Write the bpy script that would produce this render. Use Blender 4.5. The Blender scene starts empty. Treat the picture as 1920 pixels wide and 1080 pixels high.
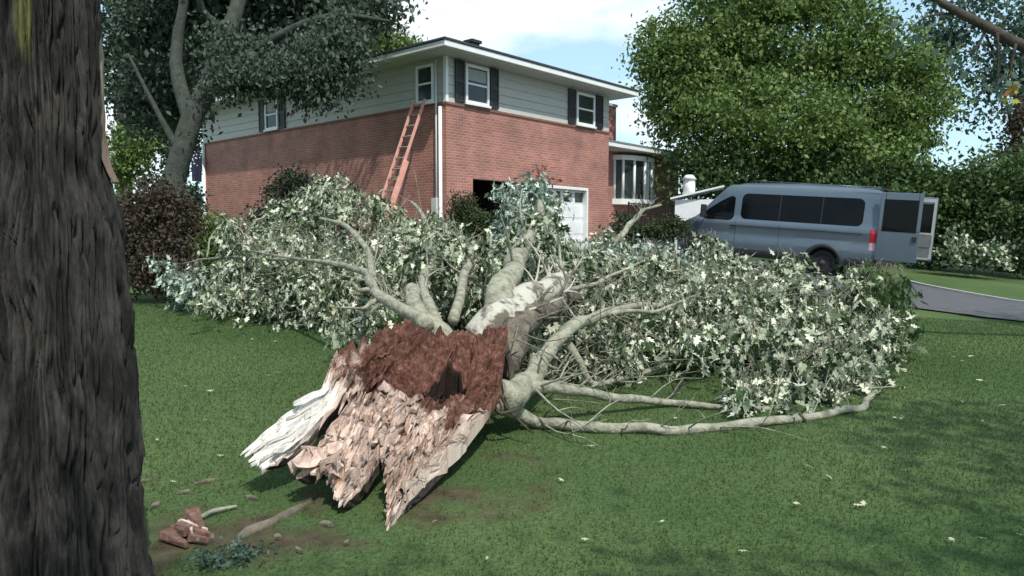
import bpy, bmesh, math, random
import numpy as np
from mathutils import Vector, Matrix, noise
R = math.radians
S = bpy.context.scene
C = S.collection
rng = np.random.default_rng(7)
random.seed(7)

# ---------------------------------------------------------------- camera
F = 1400.0; TH = math.atan(95/1400); EYE = 1.6
cd = bpy.data.cameras.new("camera"); cam = bpy.data.objects.new("camera", cd); C.objects.link(cam)
cam.location = (0, 0, EYE); cam.rotation_euler = (math.pi/2-TH, 0, 0)
cd.sensor_width = 36; cd.lens = 36*F/1920; cd.clip_end = 2000; cd.clip_start = .05
S.camera = cam
# ---------------------------------------------------------------- light
SUN_EL = R(54); sdx, sdy = .42, -.907          # horizontal direction towards the sun
w = bpy.data.worlds.new("World"); S.world = w; w.use_nodes = True
nt = w.node_tree; nt.nodes.clear()
def wn(t, **k):
    n = nt.nodes.new(t)
    for a, b in k.items(): setattr(n, a, b)
    return n
sky = wn('ShaderNodeTexSky', sky_type='NISHITA', sun_disc=False, sun_elevation=SUN_EL, sun_rotation=math.atan2(sdx, sdy))
sky.air_density = 1.0; sky.dust_density = .6; sky.ozone_density = 1.2
tc = wn('ShaderNodeTexCoord'); mp = wn('ShaderNodeMapping'); mp.inputs['Scale'].default_value = (1, 1, 2.6); mp.inputs['Location'].default_value = (.15, .1, .05)
ns = wn('ShaderNodeTexNoise'); ns.inputs['Scale'].default_value = 2.2; ns.inputs['Detail'].default_value = 7; ns.inputs['Roughness'].default_value = .55
cr = wn('ShaderNodeValToRGB'); cr.color_ramp.elements[0].position = .5; cr.color_ramp.elements[1].position = .64; cr.color_ramp.elements[0].color = (.0, .0, .0, 1)
mx = wn('ShaderNodeMix', data_type='RGBA'); mx.inputs[7].default_value = (7.6, 8.0, 8.2, 1)
bg = wn('ShaderNodeBackground'); bg.inputs[1].default_value = .15; wo = wn('ShaderNodeOutputWorld')
L_ = nt.links.new
L_(tc.outputs['Generated'], mp.inputs[0]); L_(mp.outputs[0], ns.inputs[0]); L_(ns.outputs[0], cr.inputs[0])
L_(cr.outputs[0], mx.inputs[0]); hz = wn('ShaderNodeMix', data_type='RGBA'); hz.inputs[0].default_value = .5; hz.inputs[7].default_value = (4.6, 7.0, 8.2, 1); L_(sky.outputs[0], hz.inputs[6]); L_(hz.outputs[2], mx.inputs[6]); L_(mx.outputs[2], bg.inputs[0]); L_(bg.outputs[0], wo.inputs[0])
sl = bpy.data.lights.new("sun", 'SUN'); sl.energy = 4.0; sl.angle = R(.6); sl.color = (1, .955, .88)
so = bpy.data.objects.new("sun", sl); C.objects.link(so)
sv = Vector((sdx*math.cos(SUN_EL), sdy*math.cos(SUN_EL), math.sin(SUN_EL)))
so.rotation_euler = sv.to_track_quat('Z', 'Y').to_euler(); so.location = (0, 0, 30)
S.view_settings.view_transform = 'Standard'; S.view_settings.look = 'None'
S.view_settings.exposure = .1; S.view_settings.gamma = 1
S.render.engine = 'CYCLES'
S.cycles.max_bounces = 6; S.cycles.transparent_max_bounces = 8

# ---------------------------------------------------------------- helpers
def W(px, py, Y):
    """a point at distance Y seen in that direction (used once, to place real things)"""
    x = (px-960)/F; y = (540-py)/F
    ry = math.cos(TH)+y*math.sin(TH); rz = -math.sin(TH)+y*math.cos(TH)
    t = Y/ry
    return Vector((x*t, Y, EYE+rz*t))
HA = math.atan2(.751, .66); HC = Vector((-1.74, 20, 0)); HZ = 1.2
hu = Vector((math.cos(HA), math.sin(HA), 0)); hv = Vector((-hu.y, hu.x, 0))
def sstep(t): t = np.clip(t, 0, 1); return t*t*(3-2*t)
def gz(x, y):
    x = np.asarray(x, float); y = np.asarray(y, float)
    d = np.maximum(-((x-HC.x)*hv.x+(y-HC.y)*hv.y), 0); e = np.maximum(-((x-HC.x)*hu.x+(y-HC.y)*hu.y), 0)
    D = np.sqrt(d*d+e*e)
    z = np.interp(D, [0, .5, 3, 8.5, 12, 16, 25], [1.19, 1.17, .85, .42, .13, .02, 0])
    return z + .02*np.sin(x*.9+1)*np.sin(y*.7) - .0
def G(x, y, dz=0): return Vector((x, y, float(gz(x, y))+dz))
def Wg(px, py, dz=0):
    """where that line of sight meets the ground"""
    lo, hi = 2.0, 60.0
    for i in range(60):
        m = (lo+hi)/2; p = W(px, py, m)
        if p.z > float(gz(p.x, p.y)): lo = m
        else: hi = m
    p = W(px, py, lo); return Vector((p.x, p.y, float(gz(p.x, p.y))+dz))

def thing(name, label, cat, loc=(0, 0, 0), rz=0, group=None):
    o = bpy.data.objects.new(name, None); C.objects.link(o)
    o.location = loc; o.rotation_euler = (0, 0, rz); o.empty_display_size = .2
    o['label'] = label; o['category'] = cat
    if group: o['group'] = group
    return o
def tag(o, label=None, cat=None, group=None, kind=None):
    for k, v in (('label', label), ('category', cat), ('group', group), ('kind', kind)):
        if v: o[k] = v
    return o
def rootmat(p):
    while p.parent: p = p.parent
    return Matrix.LocRotScale(p.location, p.rotation_euler, None).inverted()
def link(name, me, mats, parent=None, world=True):
    for m in (mats if isinstance(mats, (list, tuple)) else [mats]): me.materials.append(m)
    if parent and world: me.transform(rootmat(parent))
    o = bpy.data.objects.new(name, me); C.objects.link(o)
    if parent: o.parent = parent
    return o
class MB:
    def __init__(s): s.v = []; s.f = []; s.m = []; s.sm = []
    def add(s, vs, fs, m=0, smooth=False):
        b = len(s.v); s.v += [tuple(p) for p in vs]
        for f in fs: s.f.append([b+i for i in f]); s.m.append(m); s.sm.append(smooth)
    def box(s, x0, x1, y0, y1, z0, z1, m=0):
        s.add([(x0, y0, z0), (x1, y0, z0), (x1, y1, z0), (x0, y1, z0), (x0, y0, z1), (x1, y0, z1), (x1, y1, z1), (x0, y1, z1)],
              [(3, 2, 1, 0), (4, 5, 6, 7), (0, 1, 5, 4), (1, 2, 6, 5), (2, 3, 7, 6), (3, 0, 4, 7)], m)
    def bar(s, a, b, wx, wy, up=(0, 0, 1), m=0):
        a = Vector(a); b = Vector(b); d = (b-a).normalized(); x = d.cross(Vector(up))
        if x.length < 1e-4: x = d.cross(Vector((1, 0, 0)))
        x.normalize(); y = x.cross(d); x *= wx/2; y *= wy/2
        s.add([a-x-y, a+x-y, a+x+y, a-x+y, b-x-y, b+x-y, b+x+y, b-x+y],
              [(3, 2, 1, 0), (4, 5, 6, 7), (0, 1, 5, 4), (1, 2, 6, 5), (2, 3, 7, 6), (3, 0, 4, 7)], m)
    def tube(s, pts, rad, n=8, m=0, cap=True, wob=0, seg=1):
        pts = [Vector(p) for p in pts]
        if seg > 1:                                     # Catmull-Rom refinement
            P, Q = [], []
            for i in range(len(pts)-1):
                p0 = pts[max(i-1, 0)]; p1 = pts[i]; p2 = pts[i+1]; p3 = pts[min(i+2, len(pts)-1)]
                for k in range(seg):
                    t = k/seg
                    P.append(.5*((2*p1)+(p2-p0)*t+(2*p0-5*p1+4*p2-p3)*t*t+(3*p1-p0-3*p2+p3)*t**3)); Q.append(rad[i]+(rad[i+1]-rad[i])*t)
            P.append(pts[-1]); Q.append(rad[-1]); pts, rad = P, Q
        vs = []; prev = None
        for i, p in enumerate(pts):
            d = (pts[min(i+1, len(pts)-1)]-pts[max(i-1, 0)]).normalized()
            x = (prev-d*prev.dot(d)) if prev else d.cross(Vector((.3, .2, 1)))
            if x.length < 1e-5: x = d.cross(Vector((1, 0, 0)))
            x.normalize(); prev = x; y = d.cross(x)
            for k in range(n):
                a = 2*math.pi*k/n; q = x*math.cos(a)+y*math.sin(a)
                rr = rad[i]*(1+(wob*noise.noise(p*3/max(rad[i]*8, .3)+q*1.3) if wob else 0))
                vs.append(p+q*rr)
        fs = [(i*n+k, i*n+(k+1) % n, (i+1)*n+(k+1) % n, (i+1)*n+k) for i in range(len(pts)-1) for k in range(n)]
        if cap: fs += [tuple(range(n-1, -1, -1)), tuple(range((len(pts)-1)*n, len(pts)*n))]
        s.add(vs, fs, m, True)
    def grid(s, P, m=0, smooth=True, closeu=False):     # P[i][j]
        nu = len(P); nv = len(P[0])
        fs = []
        for i in range(nu if closeu else nu-1):
            for j in range(nv-1):
                a = i*nv+j; b = ((i+1) % nu)*nv+j; fs.append((a, b, b+1, a+1))
        s.add([p for r in P for p in r], fs, m, smooth)
    def build(s, name, mats, parent=None, world=False, recalc=True, bevel=0):
        me = bpy.data.meshes.new(name); me.from_pydata(s.v, [], s.f)
        me.polygons.foreach_set('material_index', s.m); me.polygons.foreach_set('use_smooth', s.sm); me.update()
        if recalc:
            b = bmesh.new(); b.from_mesh(me); bmesh.ops.recalc_face_normals(b, faces=b.faces); b.to_mesh(me); b.free()
        o = link(name, me, mats, parent, world)
        if bevel:
            md = o.modifiers.new('bevel', 'BEVEL'); md.width = bevel; md.segments = 2; md.limit_method = 'ANGLE'
        return o

# materials -----------------------------------------------------------
def mat(name, c1, c2=None, sc=4, rough=.75, bump=0, bsc=None, metal=0, st=(1, 1, 1), spec=.4, detail=5, lo=.35, hi=.65, coord='Object'):
    m = bpy.data.materials.new(name); m.use_nodes = True; t = m.node_tree; b = t.nodes['Principled BSDF']
    b.inputs['Roughness'].default_value = rough; b.inputs['Metallic'].default_value = metal; b.inputs['Specular IOR Level'].default_value = spec
    c2 = c2 or tuple(x*.75 for x in c1)
    tc = t.nodes.new('ShaderNodeTexCoord'); mp = t.nodes.new('ShaderNodeMapping'); mp.inputs['Scale'].default_value = st
    t.links.new(tc.outputs[coord], mp.inputs[0])
    n = t.nodes.new('ShaderNodeTexNoise'); n.inputs['Scale'].default_value = sc; n.inputs['Detail'].default_value = detail; n.inputs['Roughness'].default_value = .65
    r = t.nodes.new('ShaderNodeValToRGB'); r.color_ramp.elements[0].position = lo; r.color_ramp.elements[1].position = hi
    r.color_ramp.elements[0].color = (*c1, 1); r.color_ramp.elements[1].color = (*c2, 1)
    t.links.new(mp.outputs[0], n.inputs[0]); t.links.new(n.outputs[0], r.inputs[0]); t.links.new(r.outputs[0], b.inputs['Base Color'])
    if bump:
        n2 = t.nodes.new('ShaderNodeTexNoise'); n2.inputs['Scale'].default_value = bsc or sc*4; n2.inputs['Detail'].default_value = 6
        bp = t.nodes.new('ShaderNodeBump'); bp.inputs['Strength'].default_value = bump; bp.inputs['Distance'].default_value = .02
        t.links.new(mp.outputs[0], n2.inputs[0]); t.links.new(n2.outputs[0], bp.inputs['Height']); t.links.new(bp.outputs[0], b.inputs['Normal'])
    return m
def mossed(m):
    t = m.node_tree; b = t.nodes['Principled BSDF']; src = b.inputs['Base Color'].links[0].from_socket
    a = t.nodes.new('ShaderNodeAttribute'); a.attribute_name = 'moss'; n = t.nodes.new('ShaderNodeTexNoise'); n.inputs['Scale'].default_value = 9; n.inputs['Detail'].default_value = 6
    u = t.nodes.new('ShaderNodeMath'); u.operation = 'ADD'; t.links.new(a.outputs['Fac'], u.inputs[0]); t.links.new(n.outputs[0], u.inputs[1])
    v = t.nodes.new('ShaderNodeMapRange'); v.inputs[1].default_value = 1.0; v.inputs[2].default_value = 1.15; t.links.new(u.outputs[0], v.inputs[0])
    x = t.nodes.new('ShaderNodeMix'); x.data_type = 'RGBA'; x.inputs[7].default_value = (.11, .11, .04, 1); t.links.new(v.outputs[0], x.inputs[0]); t.links.new(src, x.inputs[6]); t.links.new(x.outputs[2], b.inputs['Base Color'])
def leafmat(name, cols, back=None, rough=.55, trans=.25, spec=.35):
    """colour varies leaf by leaf; back = colour of the underside"""
    m = bpy.data.materials.new(name); m.use_nodes = True; t = m.node_tree; b = t.nodes['Principled BSDF']
    b.inputs['Roughness'].default_value = rough; b.inputs['Specular IOR Level'].default_value = spec
    g = t.nodes.new('ShaderNodeNewGeometry'); r = t.nodes.new('ShaderNodeValToRGB'); e = r.color_ramp.elements
    while len(e) < len(cols): e.new(.5)
    for i, c in enumerate(cols): e[i].position = i/(max(len(cols)-1, 1)); e[i].color = (*c, 1)
    t.links.new(g.outputs['Random Per Island'], r.inputs[0]); col = r.outputs[0]
    if back:
        r2 = t.nodes.new('ShaderNodeValToRGB'); r2.color_ramp.elements[0].color = (*back[0], 1); r2.color_ramp.elements[1].color = (*back[1], 1)
        t.links.new(g.outputs['Random Per Island'], r2.inputs[0])
        x = t.nodes.new('ShaderNodeMix'); x.data_type = 'RGBA'
        t.links.new(g.outputs['Backfacing'], x.inputs[0]); t.links.new(col, x.inputs[6]); t.links.new(r2.outputs[0], x.inputs[7]); col = x.outputs[2]
    t.links.new(col, b.inputs['Base Color'])
    if trans:
        tr = t.nodes.new('ShaderNodeBsdfTranslucent'); t.links.new(col, tr.inputs[0])
        ms = t.nodes.new('ShaderNodeMixShader'); ms.inputs[0].default_value = trans
        t.links.new(b.outputs[0], ms.inputs[1]); t.links.new(tr.outputs[0], ms.inputs[2]); t.links.new(ms.outputs[0], t.nodes['Material Output'].inputs[0])
    return m
M = {}
M['barklight'] = mat('pale_limb_bark', (.33, .325, .245), (.1, .095, .065), 11, .85, .8, 34, lo=.42, hi=.72, detail=9)
M['barkpeel'] = mat('peeling_limb_bark', (.46, .44, .36), (.12, .1, .075), 5, .8, .6, 22, lo=.5, hi=.6)
M['barkgrey'] = mat('grey_green_bark', (.06, .07, .055), (.03, .035, .028), 7, .9, .9, 25, detail=9)
M['barkbrown'] = mat('brown_grey_bark', (.21, .18, .135), (.06, .048, .036), 9, .9, 1, 26, detail=9)
M['barkdark'] = mat('dark_brown_bark', (.075, .06, .045), (.03, .026, .02), 10, .9, .8, 30)
M['twig'] = mat('twig_bark', (.2, .2, .14), (.1, .09, .06), 12, .8)
M['wet'] = mat('dark_twig', (.045, .04, .03), (.02, .02, .015), 12, .8)
M['silver'] = leafmat('silver_maple_leaf', [(.02, .045, .015), (.035, .075, .022), (.07, .12, .04)], [(.13, .18, .09), (.76, .78, .6)], .5, .12)
M['mid'] = leafmat('mid_green_leaf', [(.03, .065, .018), (.06, .115, .03), (.11, .16, .055)], None, .6, .25)
M['veil'] = leafmat('grey_green_hanging_leaf', [(.035, .055, .035), (.06, .09, .06), (.1, .13, .09)], None, .6, .25)
M['silverblue'] = leafmat('blue_green_leaf', [(.05, .09, .055), (.08, .13, .085)], [(.25, .34, .27), (.66, .76, .65)], .5, .12)
M['bright'] = leafmat('bright_green_leaf', [(.055, .105, .02), (.12, .195, .045), (.22, .29, .09)], None, .55, .3)
M['dark'] = leafmat('dark_green_leaf', [(.02, .035, .018), (.035, .06, .028), (.06, .085, .045)], None, .6, .2)
M['bluegreen'] = leafmat('grey_green_leaf', [(.03, .06, .045), (.06, .11, .075), (.13, .19, .14)], None, .6, .3)
M['brownleaf'] = leafmat('brown_shrub_leaf', [(.045, .03, .02), (.075, .05, .035), (.06, .06, .035)], None, .7, .15)
M['olive'] = leafmat('olive_shrub_leaf', [(.022, .04, .014), (.045, .065, .02), (.06, .065, .03)], None, .7, .1)
M['redleaf'] = leafmat('red_leaf', [(.25, .05, .03), (.4, .12, .06)], None, .6, .3)
M['yellow'] = leafmat('yellow_leaf', [(.5, .42, .08), (.3, .34, .07), (.4, .12, .04)], None, .6, .3)
M['litter'] = leafmat('fallen_pale_leaf', [(.38, .42, .25), (.5, .5, .33), (.3, .34, .17)], None, .6, .1)
M['blade'] = leafmat('grass_blade', [(.08, .135, .046), (.095, .15, .052), (.12, .165, .064)], None, .6, .5)

def brickmat(name='brick', a=(.4, .165, .13), b=(.27, .11, .088), mortar=(.42, .29, .245)):
    m = bpy.data.materials.new(name); m.use_nodes = True; t = m.node_tree; bs = t.nodes['Principled BSDF']; bs.inputs['Roughness'].default_value = .85
    tc = t.nodes.new('ShaderNodeTexCoord'); sp = t.nodes.new('ShaderNodeSeparateXYZ'); t.links.new(tc.outputs['Object'], sp.inputs[0])
    ad = t.nodes.new('ShaderNodeMath'); ad.operation = 'ADD'; t.links.new(sp.outputs[0], ad.inputs[0]); t.links.new(sp.outputs[1], ad.inputs[1])
    cb = t.nodes.new('ShaderNodeCombineXYZ'); t.links.new(ad.outputs[0], cb.inputs[0]); t.links.new(sp.outputs[2], cb.inputs[1])
    br = t.nodes.new('ShaderNodeTexBrick'); t.links.new(cb.outputs[0], br.inputs[0])
    br.inputs['Scale'].default_value = 1; br.inputs['Brick Width'].default_value = .215; br.inputs['Row Height'].default_value = .075
    br.inputs['Mortar Size'].default_value = .009; br.inputs['Mortar Smooth'].default_value = .2; br.inputs['Bias'].default_value = -.2
    br.inputs['Color1'].default_value = (*a, 1); br.inputs['Color2'].default_value = (*b, 1); br.inputs['Mortar'].default_value = (*mortar, 1)
    n = t.nodes.new('ShaderNodeTexNoise'); n.inputs['Scale'].default_value = 1.3; n.inputs['Detail'].default_value = 8; t.links.new(tc.outputs['Object'], n.inputs[0])
    r = t.nodes.new('ShaderNodeValToRGB'); r.color_ramp.elements[0].color = (.72, .72, .72, 1); r.color_ramp.elements[1].color = (1.2, 1.15, 1.12, 1); r.color_ramp.elements[0].position = .3; r.color_ramp.elements[1].position = .7
    t.links.new(n.outputs[0], r.inputs[0])
    mm = t.nodes.new('ShaderNodeMix'); mm.data_type = 'RGBA'; mm.blend_type = 'MULTIPLY'; mm.inputs[0].default_value = 1
    t.links.new(br.outputs[0], mm.inputs[6]); t.links.new(r.outputs[0], mm.inputs[7]); t.links.new(mm.outputs[2], bs.inputs[0])
    bp = t.nodes.new('ShaderNodeBump'); bp.invert = True; bp.inputs['Strength'].default_value = .7; bp.inputs['Distance'].default_value = .01
    t.links.new(br.outputs[1], bp.inputs['Height']); t.links.new(bp.outputs[0], bs.inputs['Normal'])
    return m
M['brick'] = brickmat()
M['brickcap'] = mat('brick_sill', (.27, .12, .09), (.2, .09, .07), 8, .85)
M['siding'] = mat('grey_siding', (.5, .49, .455), (.42, .41, .385), 3, .7, .1, st=(1, 1, 8))
M['white'] = mat('white_paint', (.8, .8, .79), (.72, .73, .72), 3, .5)
M['soffit'] = mat('soffit_paint', (.6, .61, .59), (.55, .56, .54), 3, .6)
M['shutter'] = mat('black_shutter', (.02, .02, .025), (.03, .03, .035), 8, .5)
M['roof'] = mat('asphalt_shingle', (.07, .075, .085), (.035, .037, .042), 30, .9, .5, 60)
M['roofgrey'] = mat('pale_grey_shingle', (.23, .23, .22), (.16, .16, .155), 30, .9, .5, 60)
M['glass'] = mat('window_glass', (.02, .028, .03), (.03, .038, .04), 2, .08, spec=.45)
M['greenglass'] = mat('garage_pane', (.012, .03, .018), (.01, .02, .012), 2, .1, spec=.7)
M['curtain'] = mat('curtain', (.35, .36, .36), (.28, .29, .3), 12, .7, st=(6, 6, .3))
M['dark_in'] = mat('garage_dark', (.03, .032, .03), (.02, .02, .02), 3, .9)
M['conc'] = mat('concrete', (.5, .49, .46), (.4, .4, .38), 5, .9, .3, 30)
M['asphalt'] = mat('asphalt', (.1, .1, .108), (.075, .075, .08), 5, .9, .4, 120)
M['orange'] = mat('ladder_fibreglass', (.78, .42, .34), (.68, .34, .27), 6, .5)
M['alu'] = mat('ladder_rung', (.5, .42, .38), (.4, .34, .3), 6, .4, metal=.3)
M['iron'] = mat('black_iron', (.02, .02, .02), (.03, .03, .03), 6, .5)
M['paint'] = mat('van_paint', (.135, .17, .205), (.12, .155, .19), 2, .22, metal=.4, spec=.6)
M['plast'] = mat('black_plastic', (.02, .021, .023), (.03, .03, .033), 8, .6)
M['vanin'] = mat('van_interior', (.14, .145, .15), (.11, .115, .12), 5, .7)
M['liner'] = mat('door_liner', (.38, .39, .4), (.3, .31, .32), 5, .5)
M['vglass'] = mat('van_glass', (.004, .005, .006), (.006, .007, .008), 2, .04, spec=.14)
M['tyre'] = mat('tyre', (.018, .018, .018), (.025, .025, .025), 8, .85)
M['rim'] = mat('steel_rim', (.12, .125, .13), (.08, .08, .085), 6, .4, metal=.6)
M['red'] = mat('tail_lens', (.55, .015, .03), (.4, .01, .02), 8, .2, spec=.8)
M['lens'] = mat('clear_lens', (.5, .36, .38), (.4, .25, .28), 8, .2, spec=.8)
M['navy'] = mat('navy_cloth', (.012, .018, .05), (.02, .025, .06), 6, .8)
M['mulch'] = mat('mulch', (.06, .045, .03), (.1, .08, .055), 14, .95, .8, 60)

# ---------------------------------------------------------------- lawn
def lawnmat():
    m = bpy.data.materials.new('lawn_turf'); m.use_nodes = True; t = m.node_tree; b = t.nodes['Principled BSDF']; b.inputs['Roughness'].default_value = .9; b.inputs['Specular IOR Level'].default_value = .15
    tc = t.nodes.new('ShaderNodeTexCoord')
    def nz(sc, d=6):
        n = t.nodes.new('ShaderNodeTexNoise'); n.inputs['Scale'].default_value = sc; n.inputs['Detail'].default_value = d; t.links.new(tc.outputs['Object'], n.inputs[0]); return n.outputs[0]
    def ramp(i, a, c, b_, d): r = t.nodes.new('ShaderNodeValToRGB'); e = r.color_ramp.elements; e[0].position = a; e[1].position = b_; e[0].color = (*c, 1); e[1].color = (*d, 1); t.links.new(i, r.inputs[0]); return r.outputs[0]
    def mixc(f, a, c, mode='MIX'):
        x = t.nodes.new('ShaderNodeMix'); x.data_type = 'RGBA'; x.blend_type = mode
        if isinstance(f, float): x.inputs[0].default_value = f
        else: t.links.new(f, x.inputs[0])
        t.links.new(a, x.inputs[6])
        if isinstance(c, tuple): x.inputs[7].default_value = (*c, 1)
        else: t.links.new(c, x.inputs[7])
        return x.outputs[2]
    g1 = ramp(nz(.45), .38, (.058, .102, .034), .62, (.092, .135, .048))
    g2 = ramp(nz(35, 3), .3, (.7, .7, .7), .7, (1.25, 1.25, 1.25))
    col = mixc(1.0, g1, g2, 'MULTIPLY')
    sa = t.nodes.new('ShaderNodeAttribute'); sa.attribute_name = 'soil'
    ad = t.nodes.new('ShaderNodeMath'); ad.operation = 'MULTIPLY_ADD'; t.links.new(nz(3.0), ad.inputs[0]); ad.inputs[1].default_value = 1.6; 
    sb = t.nodes.new('ShaderNodeMath'); sb.operation = 'ADD'; t.links.new(sa.outputs['Fac'], sb.inputs[0]); sb.inputs[1].default_value = -1.25; t.links.new(sb.outputs[0], ad.inputs[2])
    cl = t.nodes.new('ShaderNodeClamp'); ml = t.nodes.new('ShaderNodeMath'); ml.operation = 'MULTIPLY'; ml.inputs[1].default_value = 2.2
    t.links.new(ad.outputs[0], ml.inputs[0]); t.links.new(ml.outputs[0], cl.inputs[0])
    soil = ramp(nz(9), .35, (.05, .036, .022), .65, (.1, .078, .05))
    col = mixc(cl.outputs[0], col, soil)
    t.links.new(col, b.inputs['Base Color'])
    bp = t.nodes.new('ShaderNodeBump'); bp.inputs['Strength'].default_value = .8; bp.inputs['Distance'].default_value = .03
    t.links.new(nz(60, 4), bp.inputs['Height']); t.links.new(bp.outputs[0], b.inputs['Normal'])
    return m
def soilmask(x, y):
    a = np.exp(-(((x+1.55)/1.1)**2+((y-3.8)/.55)**2))*.85           # bare patch by the near tree
    b = np.exp(-(((x-.1)/1.1)**2+((y-5.0)/.9)**2))*.45
    e = np.exp(-(((x+.5)/1.3)**2+((y-4.35)/.6)**2))*.7
    c = np.exp(-(((x+2.05)/1.0)**2+((y-3.1)/.8)**2))*.9
    return np.clip(np.maximum(np.maximum(a, b), np.maximum(c, e)), 0, 1)
xs = np.concatenate([np.linspace(-300, -30, 12), np.arange(-29, -12, 1.), np.arange(-12, 18, .15), np.arange(18, 40, 1.), np.linspace(42, 300, 12)])
ys = np.concatenate([np.linspace(-60, -6, 8), np.arange(-5, 2, .5), np.arange(2, 24, .15), np.arange(24, 50, 1.), np.linspace(55, 700, 16)])
X, Y = np.meshgrid(xs, ys, indexing='ij'); Z = gz(X, Y)
V = np.stack([X, Y, Z], -1).reshape(-1, 3); nu, nv = X.shape
I = (np.arange(nu-1)[:, None]*nv+np.arange(nv-1)[None, :]).ravel()
def npmesh(name, V, Fa, smooth=False):
    me = bpy.data.meshes.new(name); k = Fa.shape[1]
    me.vertices.add(len(V)); me.vertices.foreach_set('co', np.ascontiguousarray(V, dtype=np.float32).ravel())
    me.loops.add(Fa.size); me.loops.foreach_set('vertex_index', np.ascontiguousarray(Fa, dtype=np.int32).ravel())
    me.polygons.add(len(Fa)); me.polygons.foreach_set('loop_start', np.arange(0, Fa.size, k, dtype=np.int32)); me.polygons.foreach_set('loop_total', np.full(len(Fa), k, dtype=np.int32))
    if smooth: me.polygons.foreach_set('use_smooth', np.ones(len(Fa), bool))
    me.update(calc_edges=True); return me
me = npmesh('lawn', V, np.stack([I, I+nv, I+nv+1, I+1], 1), True)
at = me.attributes.new('soil', 'FLOAT', 'POINT'); at.data.foreach_set('value', soilmask(V[:, 0], V[:, 1]).astype(np.float32))
tag(link('lawn', me, lawnmat()), kind='structure')
# driveway, from the garage doors round to the street on the right
near = [(-1.3, 20.45), (.8, 18.7), (3.2, 16.8), (5.2, 15.6), (6.9, 15.0), (8.0, 14.2), (8.9, 13.0), (10.3, 10), (11.6, 6), (12.6, 0), (13, -12)]
far = [(2.9, 25.2), (4.9, 25.6), (7.2, 25.6), (9.6, 24.6), (11.1, 22.4), (10.8, 19.8), (11.1, 16.0), (12.7, 12.4), (14.6, 7.5), (16, 1), (16.6, -12)]
def refine(P, n=8):
    out = []
    for i in range(len(P)-1):
        p = [Vector(P[max(i-1, 0)]), Vector(P[i]), Vector(P[i+1]), Vector(P[min(i+2, len(P)-1)])]
        for k in range(n):
            t = k/n; out.append(.5*((2*p[1])+(p[2]-p[0])*t+(2*p[0]-5*p[1]+4*p[2]-p[3])*t*t+(3*p[1]-p[0]-3*p[2]+p[3])*t**3))
    out.append(Vector(P[-1])); return out
nr, fr = refine(near), refine(far)
b = MB(); b.grid([[G(*(a.lerp(c, t/24)), .03) for t in range(25)] for a, c in zip(nr, fr)])
tag(b.build('driveway', M['asphalt'], recalc=False), kind='structure')
b = MB()                                              # pale kerb along the far side
P = fr[30:]
for i in range(len(P)-1):
    d = (P[i+1]-P[i]).normalized(); n_ = Vector((-d.y, d.x)); 
    if n_.dot(P[i]-nr[30+i]) < 0: n_ = -n_
    d2 = (P[min(i+2, len(P)-1)]-P[i+1]).normalized() if i+2 < len(P) else d; m_ = Vector((-d2.y, d2.x))
    if m_.dot(n_) < 0: m_ = -m_
    q = [G(*P[i], -.05), G(*P[i+1], -.05), G(*(P[i+1]+m_*.1), -.05), G(*(P[i]+n_*.1), -.05)]
    t = [p+Vector((0, 0, .13)) for p in q]; b.add(q+t, [(4, 5, 6, 7), (0, 1, 5, 4), (1, 2, 6, 5), (2, 3, 7, 6), (3, 0, 4, 7)])
tag(b.build('kerb', M['conc']), kind='structure')
b = MB()                                              # planting bed along the left wall of the house
b.grid([[G(*((HC+hu*(-.02-s*2.6*(.8+.2*math.sin(t*.7)))+hv*t).xy), .012) for s in np.linspace(0, 1, 8)] for t in np.linspace(-1.5, 16, 60)])
tag(b.build('planting_bed', M['mulch'], recalc=False), kind='structure')

# grass blades
def blades(n, x0, x1, y0, y1, h, wd):
    x = rng.uniform(x0, x1, n); y = y0+(y1-y0)*rng.random(n)**1.3
    k = np.abs(x) < .75*y+1.0; x, y = x[k], y[k]
    k = rng.random(len(x)) > soilmask(x, y)*1.15; x, y = x[k], y[k]
    z = gz(x, y); n = len(x); a = rng.uniform(0, 6.28, n); hh = h*rng.uniform(.5, 1.2, n); s = wd*(1+y*.09)
    l = rng.uniform(-.7, .7, (n, 2))*hh[:, None]
    A = np.stack([x-np.cos(a)*s, y-np.sin(a)*s, z-.003], 1); B = np.stack([x+np.cos(a)*s, y+np.sin(a)*s, z-.003], 1)
    T = np.stack([x+l[:, 0], y+l[:, 1], z+hh], 1)
    return np.stack([A, B, T], 1).reshape(-1, 3)
V = blades(300000, -9, 9, 2.4, 13, .026, .0035)
tag(link('grass', npmesh('grass', V, np.arange(len(V)).reshape(-1, 3)), M['blade']), 'short mown green grass of the front lawn', 'grass', kind='stuff')

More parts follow.
